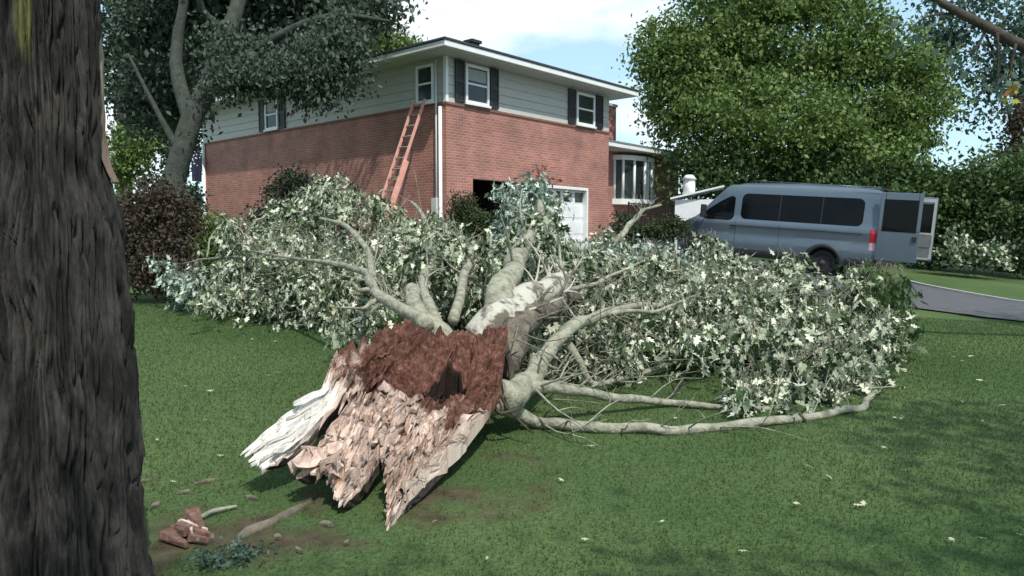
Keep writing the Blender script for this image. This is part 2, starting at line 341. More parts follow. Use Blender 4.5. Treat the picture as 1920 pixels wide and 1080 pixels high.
# ---------------------------------------------------------------- leaf generators
MAPLE = np.array([(0, .42, .0), (0, 0, .02), (.30, .06, -.03), (.17, .25, 0), (.52, .42, -.08), (.2, .52, 0), (.30, .74, -.04), (.1, .70, 0), (0, 1.05, -.1),
                  (-.1, .70, 0), (-.30, .74, -.04), (-.2, .52, 0), (-.52, .42, -.08), (-.17, .25, 0), (-.30, .06, -.03)])
MAPF = np.array([(0, i, i+1) for i in range(1, 14)]+[(0, 14, 1)])
DIA = np.array([(0, 0, 0), (.3, .45, -.08), (0, 1, 0), (-.3, .45, -.08)]); DIAF = np.array([(0, 1, 2), (0, 2, 3)])
def unit(a): return a/(np.linalg.norm(a, axis=-1, keepdims=True)+1e-9)
def leafmesh(P, size, axis, tmpl=DIA, tf=DIAF, nrm=None, curl=0):
    n = len(P); axis = unit(axis)
    nr_ = rng.normal(size=(n, 3)) if nrm is None else nrm
    side = unit(np.cross(axis, nr_)); up = np.cross(side, axis)
    T = tmpl[None]*np.ones((n, 1, 1)); 
    if curl: T = T.copy(); T[:, :, 2] -= (curl*rng.uniform(-.3, 1, (n, 1)))*T[:, :, 1]**2; T[:, :, 0] *= rng.uniform(.3, .85, (n, 1))
    V = P[:, None]+(T[:, :, 0:1]*side[:, None]+T[:, :, 1:2]*axis[:, None]+T[:, :, 2:3]*up[:, None])*np.asarray(size).reshape(-1, 1, 1)
    k = tmpl.shape[0]; Fa = (tf[None]+np.arange(n)[:, None, None]*k).reshape(-1, 3)
    return V.reshape(-1, 3), Fa
def join(a, b):
    return (np.concatenate([a[0], b[0]]), np.concatenate([a[1], b[1]+len(a[0])]))
def crown(lobes, nclump, per, size, spread=.45, shell=.35, tmpl=DIA, tf=DIAF, droop=.2, zmin=None):
    """leaf clumps spread mostly through the outer part of a few unequal ellipsoids"""
    w_ = np.array([l[1][0]*l[1][1]*l[1][2] for l in lobes])**.7; w_ /= w_.sum()
    idx = rng.choice(len(lobes), nclump, p=w_); c = np.array([l[0] for l in lobes], float)[idx]; r = np.array([l[1] for l in lobes], float)[idx]
    d = unit(rng.normal(size=(nclump, 3))); rad = 1-shell*rng.random(nclump)**1.2*2.0; rad = np.clip(rad, .15, 1)*rng.uniform(.9, 1.08, nclump)
    cc = c+d*r*rad[:, None]
    if zmin is not None: cc = cc[cc[:, 2] > zmin+rng.normal(size=len(cc))*.3]
    per_n = rng.integers(int(per*.4), int(per*1.6), len(cc)); ii = np.repeat(np.arange(len(cc)), per_n)
    P = cc[ii]+rng.normal(size=(len(ii), 3))*spread*rng.uniform(.5, 1.1, (len(cc), 1))[ii]*np.array([1, 1, .7])
    ax = rng.normal(size=(len(ii), 3))+np.array([0, 0, -droop*3])
    return leafmesh(P, size*rng.uniform(.6, 1.25, len(ii)), ax, tmpl, tf), cc
def leafobj(name, vf, m, parent): 
    return link(name, npmesh(name, vf[0], vf[1]), m, parent)
def tree(name, label, cat, base, top, r0, lobes, m, nclump, per, size, bark='barkdark', lean=None, group=None, limbs=7, **k):
    t = thing(name, label, cat, base, group=group); base = Vector(base); top = Vector(top)
    b = MB(); mid = base.lerp(top, .5)+Vector(lean or (0, 0, 0))
    b.tube([base-Vector((0, 0, .2)), base+Vector((0, 0, .15)), base.lerp(mid, .5), mid, mid.lerp(top, .5), top], [r0*1.5, r0*1.2, r0, r0*.85, r0*.6, r0*.3], 12, wob=.25, seg=3)
    b.build('trunk', M[bark], t, True)
    vf, cc = crown(lobes, nclump, per, size, **k)
    if limbs:
        for i in range(limbs):
            lb = MB(); e = Vector(cc[int(rng.integers(len(cc)))]); s = base.lerp(top, .35+.5*i/limbs) if i % 2 else mid.lerp(top, i/limbs)
            q = s.lerp(e, .5)+Vector((0, 0, .3))
            lb.tube([s, q, e], [r0*.4, r0*.22, r0*.06], 7, seg=4, wob=.15); lb.build('limb', M[bark], t, True)
    leafobj('crown', vf, M[m], t)
    return t

# ================================================================= HOUSE
house = thing('brick_house', 'two storey red brick and grey siding house with black shutters and garage doors', 'house', (HC.x, HC.y, HZ), HA)
HX, HY = 7.63, 13.4; BT = 3.92; ST = 5.16
def hb(name, m, boxes, parent=None, bevel=0):
    b = MB()
    for q in boxes: b.box(*q)
    return b.build(name, M[m] if isinstance(m, str) else m, parent or house, bevel=bevel)
# brick storey with two real garage openings
hb('brick_wall', 'brick', [(0, 1.0, 0, .3, -.6, 2.02), (3.45, 4.0, 0, .3, -.6, 2.02), (6.45, HX, 0, .3, -.6, 2.02), (0, HX, 0, .3, 2.02, BT),
    (0, .3, .3, HY, -.6, BT), (.3, HX, HY-.3, HY, -.6, BT), (HX-.3, HX, .3, HY-.3, -.6, BT)])
hb('brick_ledge', 'brickcap', [(-.035, HX+.02, -.035, .3, BT, BT+.06), (-.035, .3, .3, HY, BT, BT+.06)])
hb('garage_interior', 'dark_in', [(.3, HX-.3, .3, 7, 2.2, 2.25), (.3, HX-.3, 6.9, 7, -.1, 2.2), (.3, HX-.3, .3, 6.9, -.12, -.02), (3.6, 3.85, .3, 6.9, -.02, 2.2)])
hb('foundation', 'conc', [(6.452, HX+.03, -.03, -.002, -.6, .28), (HX+.002, HX+.03, 0, 1, -.6, .28)])
# siding: lapped boards
b = MB(); n = 5; h = (ST-BT-.06)/n
for i in range(n):
    z = BT+.06+i*h
    for (p, q, nx) in ((Vector((.02, .02)), Vector((HX, .02)), Vector((0, -1))), (Vector((.02, HY)), Vector((.02, .02)), Vector((-1, 0)))):
        o1 = nx*.028; o2 = nx*.006
        pts = [(*(p+o1), z), (*(q+o1), z), (*(q+o2), z+h), (*(p+o2), z+h), (*(p-nx*.2), z), (*(q-nx*.2), z), (*(q-nx*.2), z+h), (*(p-nx*.2), z+h)]
        b.add(pts, [(0, 1, 2, 3), (0, 4, 5, 1), (3, 2, 6, 7), (4, 7, 6, 5), (0, 3, 7, 4), (1, 5, 6, 2)])
b.box(HX-.2, HX, .25, HY, BT+.06, ST); b.box(.25, HX, HY-.2, HY, BT+.06, ST)
b.build('siding', M['siding'], house)
hb('corner_board', 'white', [(-.03, .06, -.03, .0, BT+.06, ST), (-.03, .0, .0, .07, BT+.06, ST)])
# roof: soffit, fascia/gutter and hip
b = MB(); ov = .62; b.box(-ov, HX+ov, -ov, HY+ov, ST, ST+.05); b.build('soffit', M['soffit'], house)
g = MB()
for q in ((-ov-.1, HX+ov+.1, -ov-.1, -ov, ST+.02, ST+.17), (-ov-.1, HX+ov+.1, HY+ov, HY+ov+.1, ST+.02, ST+.17), (-ov-.1, -ov, -ov, HY+ov, ST+.02, ST+.17), (HX+ov, HX+ov+.1, -ov, HY+ov, ST+.02, ST+.17)): g.box(*q)
g.build('gutter', M['white'], house, bevel=.015)
def hip(x0, x1, y0, y1, z0, sl, m, parent=house, name='roof'):
    b = MB(); hw = min(x1-x0, y1-y0)/2; zr = z0+hw*sl; t = .05
    if (x1-x0) < (y1-y0): r = [((x0+x1)/2, y0+hw, zr), ((x0+x1)/2, y1-hw, zr)]
    else: r = [(x0+hw, (y0+y1)/2, zr), (x1-hw, (y0+y1)/2, zr)]
    e = [(x0, y0, z0), (x1, y0, z0), (x1, y1, z0), (x0, y1, z0)]; lo = [(p[0], p[1], p[2]-t) for p in e]
    v = lo+e+r
    if (x1-x0) < (y1-y0): top = [(4, 5, 8), (5, 6, 9, 8), (6, 7, 9), (7, 4, 8, 9)]
    else: top = [(4, 5, 9, 8), (5, 6, 9), (6, 7, 8, 9), (7, 4, 8)]
    b.add(v, top+[(0, 1, 5, 4), (1, 2, 6, 5), (2, 3, 7, 6), (3, 0, 4, 7), (3, 2, 1, 0)])
    return b.build(name, M[m], parent)
roof = hip(-ov-.13, HX+ov+.13, -ov-.13, HY+ov+.13, ST+.23, .33, 'roof')
b = MB(); b.box(1.4, 1.7, .4, .65, ST+.5, ST+.74); b.box(1.35, 1.75, .35, .7, ST+.7, ST+.78); b.build('roof_vent', M['plast'], roof)
# windows
def window(face, a, c, z0, z1, shut=(), curtain=False, mull=()):
    """face 'r': plane y=0 facing -y, 'l': plane x=0 facing -x; a..c along the wall"""
    def bx(b, p, q, d0, d1, s, t, m=0):
        if face == 'r': b.box(p, q, -d1, -d0, s, t, m)
        elif face == 'l': b.box(-d1, -d0, p, q, s, t, m)
    f = MB(); t = .075
    bx(f, a, a+t, .0, .075, z0, z1); bx(f, c-t, c, .0, .075, z0, z1); bx(f, a+t, c-t, .0, .075, z1-t, z1); bx(f, a+t, c-t, .0, .075, z0, z0+t*.8)
    bx(f, a-.04, c+.04, .0, .11, z0-.06, z0)
    zm = (z0+z1)/2; bx(f, a+t, c-t, .02, .06, zm-.025, zm+.025)
    for k in mull: bx(f, k-.02, k+.02, .02, .05, z0+t, z1-t)
    w = f.build('window_frame', M['white'], house)
    p = MB(); bx(p, a+t, c-t, .03, .036, z0+t*.8, z1-t); p.build('pane', M['glass'], w)
    if curtain:
        q = MB(); bx(q, a+t+.03, c-t-.03, .0365, .039, zm+.1, z1-t-.03); q.build('blind', M['curtain'], w)
    for (s, e) in shut:
        h_ = MB(); bx(h_, s, s+.05, .035, .07, z0-.03, z1+.05); bx(h_, e-.05, e, .035, .07, z0-.03, z1+.05)
        bx(h_, s+.05, e-.05, .035, .07, z1, z1+.05); bx(h_, s+.05, e-.05, .035, .07, z0-.03, z0+.03); bx(h_, s+.05, e-.05, .035, .07, zm-.03, zm+.03)
        k = z0+.03
        while k < z1-.02: bx(h_, s+.05, e-.05, .037, .052+.01*(int(k*50) % 2), k, k+.028); k += .04
        h_.build('shutter', M['shutter'], house)
window('r', .68, 1.6, 4.05, 5.08, ((.3, .64), (1.66, 2.0)), True)
window('r', 5.72, 6.72, 4.04, 5.05, ((5.3, 5.66), (6.8, 7.2)))
window('l', .42, 1.12, 4.03, 5.03)
window('l', 8.05, 8.85, 4.05, 5.03, ((7.65, 8.0), (8.9, 9.25)), True)
# garage doors
gd = MB(); y = .16
gd.box(4.0, 6.45, y, y+.05, -.1, 2.02)
for i in range(4):
    z0 = -.08+i*.525
    for k in range(4):
        if i == 3: continue
        gd.box(4.06+k*.6, 4.6+k*.6, y-.012, y, z0+.07, z0+.46)
d = gd.build('garage_door', M['white'], house, bevel=.005)
for k in range(4):
    p = MB(); p.box(4.13+k*.6, 4.53+k*.6, y-.022, y-.002, 1.56, 1.86); p.build('pane', M['greenglass'], d)
gf = MB()
for x0 in (4.0,): gf.box(x0-.0, x0+.09, -.012, .15, -.2, 1.93); gf.box(x0+2.36, x0+2.45, -.012, .15, -.2, 1.93); gf.box(x0, x0+2.45, -.012, .15, 1.93, 2.018)
gf.build('garage_door_frame', M['white'], house, bevel=.004)
# downspouts and service mast
def spout(name, pts, r, m='white'):
    b = MB(); b.tube(pts, r if isinstance(r, list) else [r]*len(pts), 8, m=0); return b.build(name, M[m], house)
spout('downspout', [(-.07, .16, 3.86), (-.07, .16, .2), (-.25, .1, .0)], .05)
spout('downspout', [(-.07, 13.25, 3.95), (-.07, 13.25, .2), (-.3, 13.3, .0)], .06)
spout('service_conduit', [(-.06, .32, 5.1), (-.06, .32, .1)], .028, 'soffit')
b = MB(); b.box(-.16, -.02, .24, .44, 1.0, 1.45); b.build('meter_box', M['soffit'], house, bevel=.01)
# single storey wing beyond
WY = 1.0; WX1 = 14.3
hb('wing_brick_wall', 'brick', [(HX, 9.5, WY, WY+.3, -.6, 3.55), (11.95, WX1, WY, WY+.3, -.6, 3.55), (9.5, 11.95, WY, WY+.3, -.6, 1.8), (9.5, 11.95, WY, WY+.3, 3.3, 3.55), (WX1-.3, WX1, WY+.3, 10, -.6, 3.55)])
hb('wing_soffit', 'soffit', [(HX+.01, WX1+.6, WY-.75, 10.5, 3.55, 3.6)])
hb('wing_gutter', 'white', [(HX+.01, WX1+.7, WY-.85, WY-.75, 3.56, 3.7)])
b = MB(); x0, x1 = HX+.005, WX1+.72
b.add([(x0, WY-.87, 3.74), (x1, WY-.87, 3.74), (x1-3, 5.7, 5.05), (x0, 5.7, 5.05), (x1, 12, 3.74), (x0, 12, 3.74), (x0, WY-.87, 3.7), (x1, WY-.87, 3.7), (x1, 12, 3.7), (x0, 12, 3.7)],
      [(0, 1, 2, 3), (1, 4, 2), (4, 5, 3, 2), (6, 7, 1, 0), (7, 8, 4, 1), (8, 9, 5, 4), (9, 6, 0, 3, 5), (6, 9, 8, 7)])
b.build('wing_roof', M['roofgrey'], house)
ch = hb('chimney', 'brick', [(9.9, 11.7, 2.4, 3.2, 3.6, 5.6)]); hb('chimney_cap', 'conc', [(9.85, 11.75, 2.35, 3.25, 5.6, 5.7)], ch)
# bay window (bow) with white posts
bw = MB(); cx, hw_, dep = 10.72, 1.22, .55
arc = [(cx+hw_*math.cos(a)*1.0, WY-dep*math.sin(a)) for a in np.linspace(math.pi, 0, 7)]
def ring(z0, z1, s):
    v = [(cx+(x-cx)*s, WY-(WY-y)*s, z) for z in (z0, z1) for x, y in arc]; k = len(arc)
    bw.add(v, [tuple(range(k))[::-1], tuple(range(k, 2*k))]+[(i, i+1, k+i+1, k+i) for i in range(k-1)]+[(0, k, 2*k-1, k-1)])
ring(1.62, 1.82, 1.1); ring(3.25, 3.42, 1.08)
for x, y in arc: bw.tube([(x, y, 1.8), (x, y, 3.27)], [.055, .055], 6)
bwo = bw.build('bay_window_frame', M['white'], house)
p = MB(); p.grid([[(cx+(x-cx)*.97, WY-(WY-y)*.97, z) for z in (1.82, 3.25)] for x, y in arc], smooth=False); p.build('pane', M['glass'], bwo)
# front steps, railing and porch post
st = MB()
for i in range(5): st.box(7.9+i*.0, 9.4, WY-1.6+i*.28, WY-.001, -.2+i*.2 if i else -.5, 0+i*.2)
st.build('front_steps', M['conc'], house)
rl = MB()
for zz in (1.55, .75): rl.bar((7.75, -.75, zz), (11.6, -.75, zz), .04, .04)
for k in range(33): rl.bar((7.8+k*.115, -.75, .75), (7.8+k*.115, -.75, 1.55), .02, .02)
for k in (7.75, 9.6, 11.6): rl.bar((k, -.75, -.4), (k, -.75, 1.6), .045, .045)
rl.build('railing', M['iron'], house)
hb('porch', 'conc', [(9.41, 12.2, -.9, WY-.001, -.5, .72)])
hb('porch_post', 'white', [(14.0, 14.12, WY-.7, WY-.58, -.4, 3.55)], bevel=.01)

# flag hanging from the far left corner
fl = thing('hanging_flag', 'navy and white flag hanging at the far left corner of the brick house', 'flag', W(360, 345, 28.6))
b = MB(); b.tube([W(386, 300, 28.9), W(352, 276, 28.3)], [.025, .02], 6); b.build('pole', M['white'], fl, True)
b = MB(); A = W(357, 284, 28.4); 
gr = [[A+Vector((.42*s, .07*math.sin(s*9+t*2), -1.1*t-.05*s)) for t in np.linspace(0, 1, 10)] for s in np.linspace(0, 1, 14)]
b.grid(gr); gr2 = [[p+Vector((0, .012, 0)) for p in r] for r in gr]; b.grid(gr2[::-1])
for i in range(16):
    s = random.random()*.8+.08; t = .05+.42*random.random(); c0 = A+Vector((.42*s, .07*math.sin(s*9+t*2)-.012, -1.1*t-.05*s)); r_ = .035
    b.add([c0+Vector((r_*(1 if k % 2 == 0 else .42)*math.sin(k*math.pi/5), 0, r_*(1 if k % 2 == 0 else .42)*math.cos(k*math.pi/5))) for k in range(10)], [tuple(range(10))], 1)
b.build('cloth', [M['navy'], M['white']], fl, True, recalc=False)

# ladder
top = HC+hv*.95-hu*.06; bot = HC+hv*1.35-hu*1.55
tz = HZ+4.02; bz = float(gz(bot.x, bot.y))
T_ = Vector((top.x, top.y, tz)); B_ = Vector((bot.x, bot.y, bz))
ld = thing('extension_ladder', 'orange extension ladder leaning on the brick wall below the corner window', 'ladder', B_)
ax = (T_-B_).normalized(); sd = hv.copy(); 
nn = ax.cross(sd).normalized()
for sec, (s0, s1, off, w2) in enumerate(((0, .62, 0, .26), (.12, 1.02, .06, .215))):
    for sg in (-1, 1):
        b = MB(); a0 = B_.lerp(T_, s0)+sd*sg*w2+nn*off; a1 = B_.lerp(T_, s1)+sd*sg*w2+nn*off
        b.bar(a0, a1, .045, .09 if sec == 0 else .075, up=nn); b.build('rail', M['orange'], ld, True, bevel=.006)
    r = MB(); k = s0+.03
    while k < s1: 
        c0 = B_.lerp(T_, k)+nn*off; r = MB(); r.tube([c0-sd*w2, c0+sd*w2], [.017, .017], 6); r.build('rung', M['alu'], ld, True); k += .07

# ================================================================= VAN
VA = R(36); vr = W(1636, 440, 20.0)
vf_ = Vector((-math.cos(VA), math.sin(VA), 0)); vl = Vector((-math.sin(VA), -math.cos(VA), 0))
VORG = Vector((vr.x, vr.y, 0))-vl*1.0
z_r = float(gz(VORG.x, VORG.y))+.03; fq = VORG+vf_*4; z_f = float(gz(fq.x, fq.y))+.03
pitch = math.atan2(z_f-z_r, 4)
van = thing('passenger_van', 'grey high roof passenger van with its two rear doors standing open on the driveway', 'van', (VORG.x, VORG.y, z_r))
van.rotation_euler = (0, -pitch, math.atan2(vf_.y, vf_.x))
LV = 5.75
def top_z(x):
    return np.interp(x, [0, .12, .6, 2.2, 3.8, 4.15, 4.6, 5.0, 5.1, 5.55, 5.72, LV], [2.36, 2.44, 2.5, 2.54, 2.5, 2.4, 1.95, 1.5, 1.42, 1.2, 1.05, .8])
def half(x, z):
    """half width of the body at station x and height z"""
    base = np.interp(x, [0, .1, 1, 4.2, 5.1, 5.5, 5.72, LV], [.99, 1.01, 1.03, 1.03, 1.0, .93, .8, .7])
    p = np.interp(z, [.3, .45, .7, 1.0, 1.28, 1.36, 1.42, 1.9, 2.2, 2.35, 2.45, 2.6], [.95, .985, 1, .972, 1, .985, .95, .905, .87, .84, .74, .6])
    return base*p
b = MB(); stn = list(np.linspace(0, .5, 6))+list(np.linspace(.7, 3.8, 24))+list(np.linspace(3.95, LV, 22))
zf = np.array([.32, .4, .5, .62, .75, .88, 1.0, 1.1, 1.2, 1.28, 1.32, 1.36, 1.42, 1.55, 1.7, 1.85, 2.0, 2.1, 2.2, 2.3, 2.36, 2.42])
secs = []
for x in stn:
    tz_ = float(top_z(x)); row = []
    zz = zf*(1 if tz_ >= 2.42 else 1); 
    zl = [min(z, tz_-.05+.05*(i/len(zf))) for i, z in enumerate(zf)]
    for z in zl: row.append((x, float(half(x, z)), z))
    e = float(half(x, zl[-1])); cr_ = [(x, e*f, tz_-.05*(f**3) if f < 1 else tz_) for f in (.88, .6, .3, 0)]
    full = row+cr_+[(p[0], -p[1], p[2]) for p in cr_[:-1][::-1]]+[(p[0], -p[1], p[2]) for p in row[::-1]]
    secs.append(full)
b.grid(secs); k = len(secs[0])
b.add(secs[-1], [tuple(range(k))])
b.grid([[s[0], s[-1]] for s in secs], 0)
# rear frame round the open doorway
def rr(x, f, z0, z1): return [(x, p[1]*f, min(max(z0+(p[2]-.32)/(2.42-.32)*(z1-z0), 0), 9)) for p in secs[0]]
b.grid([secs[0], rr(-.0, .92, .5, 2.3)])
body = b.build('body', [M['paint']], van, recalc=True)
# arches made by removing faces and lining the gap
me = body.data; bm = bmesh.new(); bm.from_mesh(me)
for _ in range(2):
    es = [e for e in bm.edges if abs(e.verts[0].co.z) < 1.05 and any(abs(e.verts[0].co.x-c_) < .75 for c_ in (1.3, 4.75)) and e.calc_length() > .05 and abs(e.verts[0].co.y) > .5]
    if es: bmesh.ops.subdivide_edges(bm, edges=es, cuts=1, use_grid_fill=True)
dl = [f for f in bm.faces if any((f.calc_center_median().x-c_)**2+(f.calc_center_median().z-.36)**2 < .44**2 for c_ in (1.3, 4.75)) and abs(f.calc_center_median().y) > .3]
bmesh.ops.delete(bm, geom=dl, context='FACES'); bm.to_mesh(me); bm.free()
for s in (-1, 1):
    for cx_ in (1.3, 4.75):
        a_ = MB(); al = np.linspace(-.1, math.pi+.1, 22)
        a_.grid([[(cx_+r_*math.cos(t), s*(float(half(cx_, .36+max(r_*math.sin(t), 0)))+o_), .36+r_*math.sin(t)) for r_, o_ in ((.53, .004), (.53, .02), (.415, .02), (.41, -.35))] for t in al])
        a_.tube([(cx_, s*.62, .36), (cx_, s*.66, .36)], [.47, .47], 20)
        a_.build('wheel_arch', M['plast'], van)
        wl = MB(); pr = [(.0, .1), (.02, .24), (.0, .33), (.02, .355), (.2, .36), (.24, .33)]
        y_out = s*.955
        wl.grid([[(cx_+r_*math.cos(t), y_out-s*d_, .36+r_*math.sin(t)) for d_, r_ in pr] for t in np.linspace(0, 2*math.pi, 29)])
        wo_ = wl.build('wheel', M['tyre'], van)
        rm = MB(); rm.grid([[(cx_+r_*math.cos(t), y_out-s*d_, .36+r_*math.sin(t)) for d_, r_ in ((.0, .235), (.04, .215), (.05, .12), (.02, .09), (.01, .0))] for t in np.linspace(0, 2*math.pi, 29)])
        rm.build('rim', M['rim'], wo_)
# side glass following the body
def glass(x0, x1, z0, z1, s, name='side_window', m='vglass', off=.006, slant=0, rad=.16):
    g_ = MB(); rows = []
    for x in x0+(x1-x0)*(.5-.5*np.cos(np.linspace(0, math.pi, 40))):
        ex = min(x-x0, x1-x); cut_ = rad-math.sqrt(max(rad*rad-(rad-min(ex, rad))**2, 0))
        zt = z1-cut_ - (slant*max(0, (x-x0)/(x1-x0))**1.3 if slant else 0); zb = z0+cut_
        zt = max(zt, zb+.01)
        rows.append([(x, s*(float(half(x, z))+off), z) for z in np.linspace(zb, zt, 6)])
    g_.grid(rows)
    return g_.build(name, M[m], van)
for s in (1, -1):
    glass(.38, 3.72, 1.42, 2.17, s)
    glass(3.92, 4.92, 1.36, 2.12, s, 'door_window', slant=.62)
    for x_ in (1.45, 2.6):
        m_ = MB(); m_.grid([[(x_+d_, s*(float(half(x_, z))+.0085), z) for z in np.linspace(1.43, 2.16, 8)] for d_ in (-.012, .012)], smooth=False); m_.build('window_divider', M['plast'], van)
    for (x0, x1, z0, z1) in ((.35, 4.0, 1.2, 1.225), (.0, 4.6, .5, .62)):
        m_ = MB(); m_.grid([[(x, s*(float(half(x, z))+.012), z) for z in np.linspace(z0, z1, 3)] for x in np.linspace(x0, x1, 30) if not any(abs(x-c_) < .5 for c_ in (1.3, 4.75)) or z0 > 1])
        if z0 > 1: m_.build('sliding_rail', M['plast'], van)
        else:
            pass
    for (x0, x1) in ((1.86, 4.2), (.02, .74)):
        m_ = MB(); m_.grid([[(x, s*(float(half(x, z))+.014+.01*math.sin((z-.34)/.2*3.14)), z) for z in np.linspace(.34, .54, 4)] for x in np.linspace(x0, x1, 12)]); m_.build('sill_cladding', M['plast'], van)
    m_ = MB(); m_.tube([(3.78, s*1.01, 1.22), (3.78, s*1.04, 1.22), (3.95, s*1.04, 1.22), (3.95, s*1.01, 1.22)], [.016]*4, 6); m_.build('door_handle', M['plast'], van)
    for sx in (3.83, 2.55): 
        m_ = MB(); m_.grid([[(sx+d_, s*(float(half(sx, z))+.003), z) for z in np.linspace(.55, 1.4, 14)] for d_ in (-.006, .006)], smooth=False); m_.build('door_seam', M['plast'], van)
    # mirror
    m_ = MB(); m_.tube([(4.75, s*.95, 1.45), (4.78, s*1.2, 1.48)], [.03, .03], 6); m_.box(4.7, 4.82, min(s*1.16, s*1.36), max(s*1.16, s*1.36), 1.4, 1.78); m_.build('mirror', M['plast'], van, bevel=.03)
    # tail lamps
    for z0, z1, mm_ in ((1.0, 1.36, 'red'), (.8, 1.0, 'lens')):
        m_ = MB(); pts = []
        m_.grid([[(xx, s*(float(half(max(xx, 0), z))*ff+oo), z) for z in np.linspace(z0, z1, 5)] for xx, ff, oo in ((.16, 1, .0), (.14, 1, .012), (.0, 1, .014), (-.02, 1, .0), (-.02, .88, 0), (0, .87, 0))]); m_.build('tail_lamp', M[mm_], van)
b = MB(); b.grid([[(x, y, z) for (x, z) in ((4.2, 2.36), (4.62, 1.93), (5.02, 1.5))] for y in np.linspace(-.78, .78, 7)]); 
w_ = b.build('windscreen', M['vglass'], van); w_.location = (.03, 0, .02)
b = MB(); b.box(-.12, .02, -.98, .98, .36, .58); b.build('rear_bumper', M['plast'], van, bevel=.03)
b = MB(); b.box(0, 5.0, -.9, .9, .4, .5); b.box(3.7, 3.74, -.85, .85, .5, 2.3); b.box(.05, 3.7, -.86, .86, 2.3, 2.34)
b.build('interior_shell', M['vanin'], van)
for q in range(3):
    for yy in (-.55, .3):
        b = MB(); b.box(.9+q*.95, 1.35+q*.95, yy-.3, yy+.25, .75, .9); b.box(.85+q*.95, .97+q*.95, yy-.3, yy+.25, .9, 1.55); b.build('seat', M['vanin'], van, bevel=.04)
b = MB(); b.tube([(.1, .45, 2.5), (3.6, .45, 2.565)], [.012]*2, 5); b.tube([(.1, -.45, 2.5), (3.6, -.45, 2.565)], [.012]*2, 5); b.build('roof_rib', M['paint'], van)
def reardoor(s, ang, wd=1.0):
    """hinged at the rear corner; local frame: d along the door, n its outer side"""
    hinge = Vector((-.02, s*1.0, 0)); a = R(ang); d_ = Vector((-math.sin(a), s*-math.cos(a), 0)) ; n_ = Vector((-math.cos(a), s*math.sin(a), 0))
    # n_ = outer face normal (the side that faces backwards when shut)
    def pt(u_, z, o): return hinge+d_*u_+n_*o+Vector((0, 0, z))
    def slab(b_, u0, u1, z0, z1, o0, o1, tap=0):
        v_ = []
        for o in (o0, o1):
            for (uu, z) in ((u0, z0), (u1, z0), (u1, z1), (u0+tap, z1)): v_.append(pt(uu, z, o))
        b_.add(v_, [(3, 2, 1, 0), (4, 5, 6, 7), (0, 1, 5, 4), (1, 2, 6, 5), (2, 3, 7, 6), (3, 0, 4, 7)])
    b_ = MB(); T = .06
    slab(b_, 0, wd, .56, 1.36, 0, T); slab(b_, 0, .12, 1.36, 2.36, 0, T); slab(b_, wd-.1, wd, 1.36, 2.36, 0, T); slab(b_, .12, wd-.1, 2.16, 2.36, 0, T)
    dr = b_.build('rear_door', M['paint'], van, bevel=.015)
    g_ = MB(); slab(g_, .1, wd-.08, 1.34, 2.18, T+.001, T+.008); slab(g_, .12, wd-.1, 1.36, 2.16, .02, .03); g_.build('pane', M['vglass'], dr)
    i_ = MB(); slab(i_, .08, wd-.06, .95, 1.3, -.02, -.001); slab(i_, .1, wd-.08, .66, .9, -.012, -.001); i_.build('inner_trim', M['vanin'], dr)
    f_ = MB(); 
    for q_ in ((.02, .07, .62, 2.32), (wd-.09, wd-.02, .62, 2.32), (.07, wd-.09, 2.22, 2.32), (.07, wd-.09, .6, .65), (.07, wd-.09, 1.31, 1.35)): slab(f_, *q_, -.012, -.001)
    f_.build('door_liner', M['liner'], dr)
    h_ = MB(); slab(h_, wd-.16, wd-.05, 1.1, 1.24, T, T+.03) ; h_.build('handle', M['plast'], dr)
reardoor(1, 92); reardoor(-1, 104, 1.1)
b = MB(); b.box(.0, .1, -.35, .35, 2.44, 2.5); b.build('brake_light', M['plast'], van)

# ================================================================= NEAR TREE (left foreground)
NB = Vector((-2.02, 3.25, 0)); NB.z = float(gz(NB.x, NB.y))
nt_ = thing('shade_tree', 'big dark rough barked tree trunk close by at the left edge with torn bark', 'tree', NB)
P = []
nA, nZ = 420, 300
for i in range(nA):
    a = 2*math.pi*i/nA; row = []
    for j in range(nZ):
        z = -.15+5.3*j/(nZ-1)
        r = float(np.interp(z, [-.2, 0, .3, 1, 1.7, 1.88, 3, 5.2], [.37, .345, .315, .295, .28, .232, .228, .19]))+.05*math.exp(-max(z, 0)/.15)*math.sin(a*5+1)
        q = Vector((math.cos(a)*5.2, math.sin(a)*5.2, z*1.1))
        q2 = Vector((math.cos(a)*2, math.sin(a)*2, z*.7))
        rdg = abs(noise.noise(q)+.5*noise.noise(q*2.1)); fur = abs(noise.noise(Vector((math.cos(a)*15+noise.noise(Vector((a*3, z*3, 4)))*1.5, math.sin(a)*15, z*1.9)))); r += .03*rdg-.048+.085*min(fur*2, .5)+.045*noise.noise(q2)+.022*max(-.35, min(.35, noise.noise(Vector((math.cos(a)*11+noise.noise(Vector((a, z*2, 0)))*1.2, math.sin(a)*11, z*1.5)))*2.5))+.01*noise.noise(Vector((q.x*5, q.y*5, z*9)))
        row.append((NB.x+r*math.cos(a)-.0, NB.y+r*math.sin(a), NB.z+z))
    P.append(row)
b = MB(); b.grid(P, closeu=True)
bk = mat('foreground_bark', (.052, .047, .041), (.009, .008, .007), 12, .9, 1, 30, st=(1, 1, .3), lo=.36, hi=.6)
mossed(bk)
tr_ = b.build('trunk', bk, nt_, True)
co = np.array([p for row in P for p in row]); aa_ = np.arctan2(co[:, 1]-NB.y, co[:, 0]-NB.x); 
at = tr_.data.attributes.new('moss', 'FLOAT', 'POINT'); at.data.foreach_set('value', (np.exp(-((aa_+1.25)/.22)**2)*np.clip((co[:, 2]-1.9)*2, 0, 1)*.62).astype(np.float32))
b = MB(); rows = []
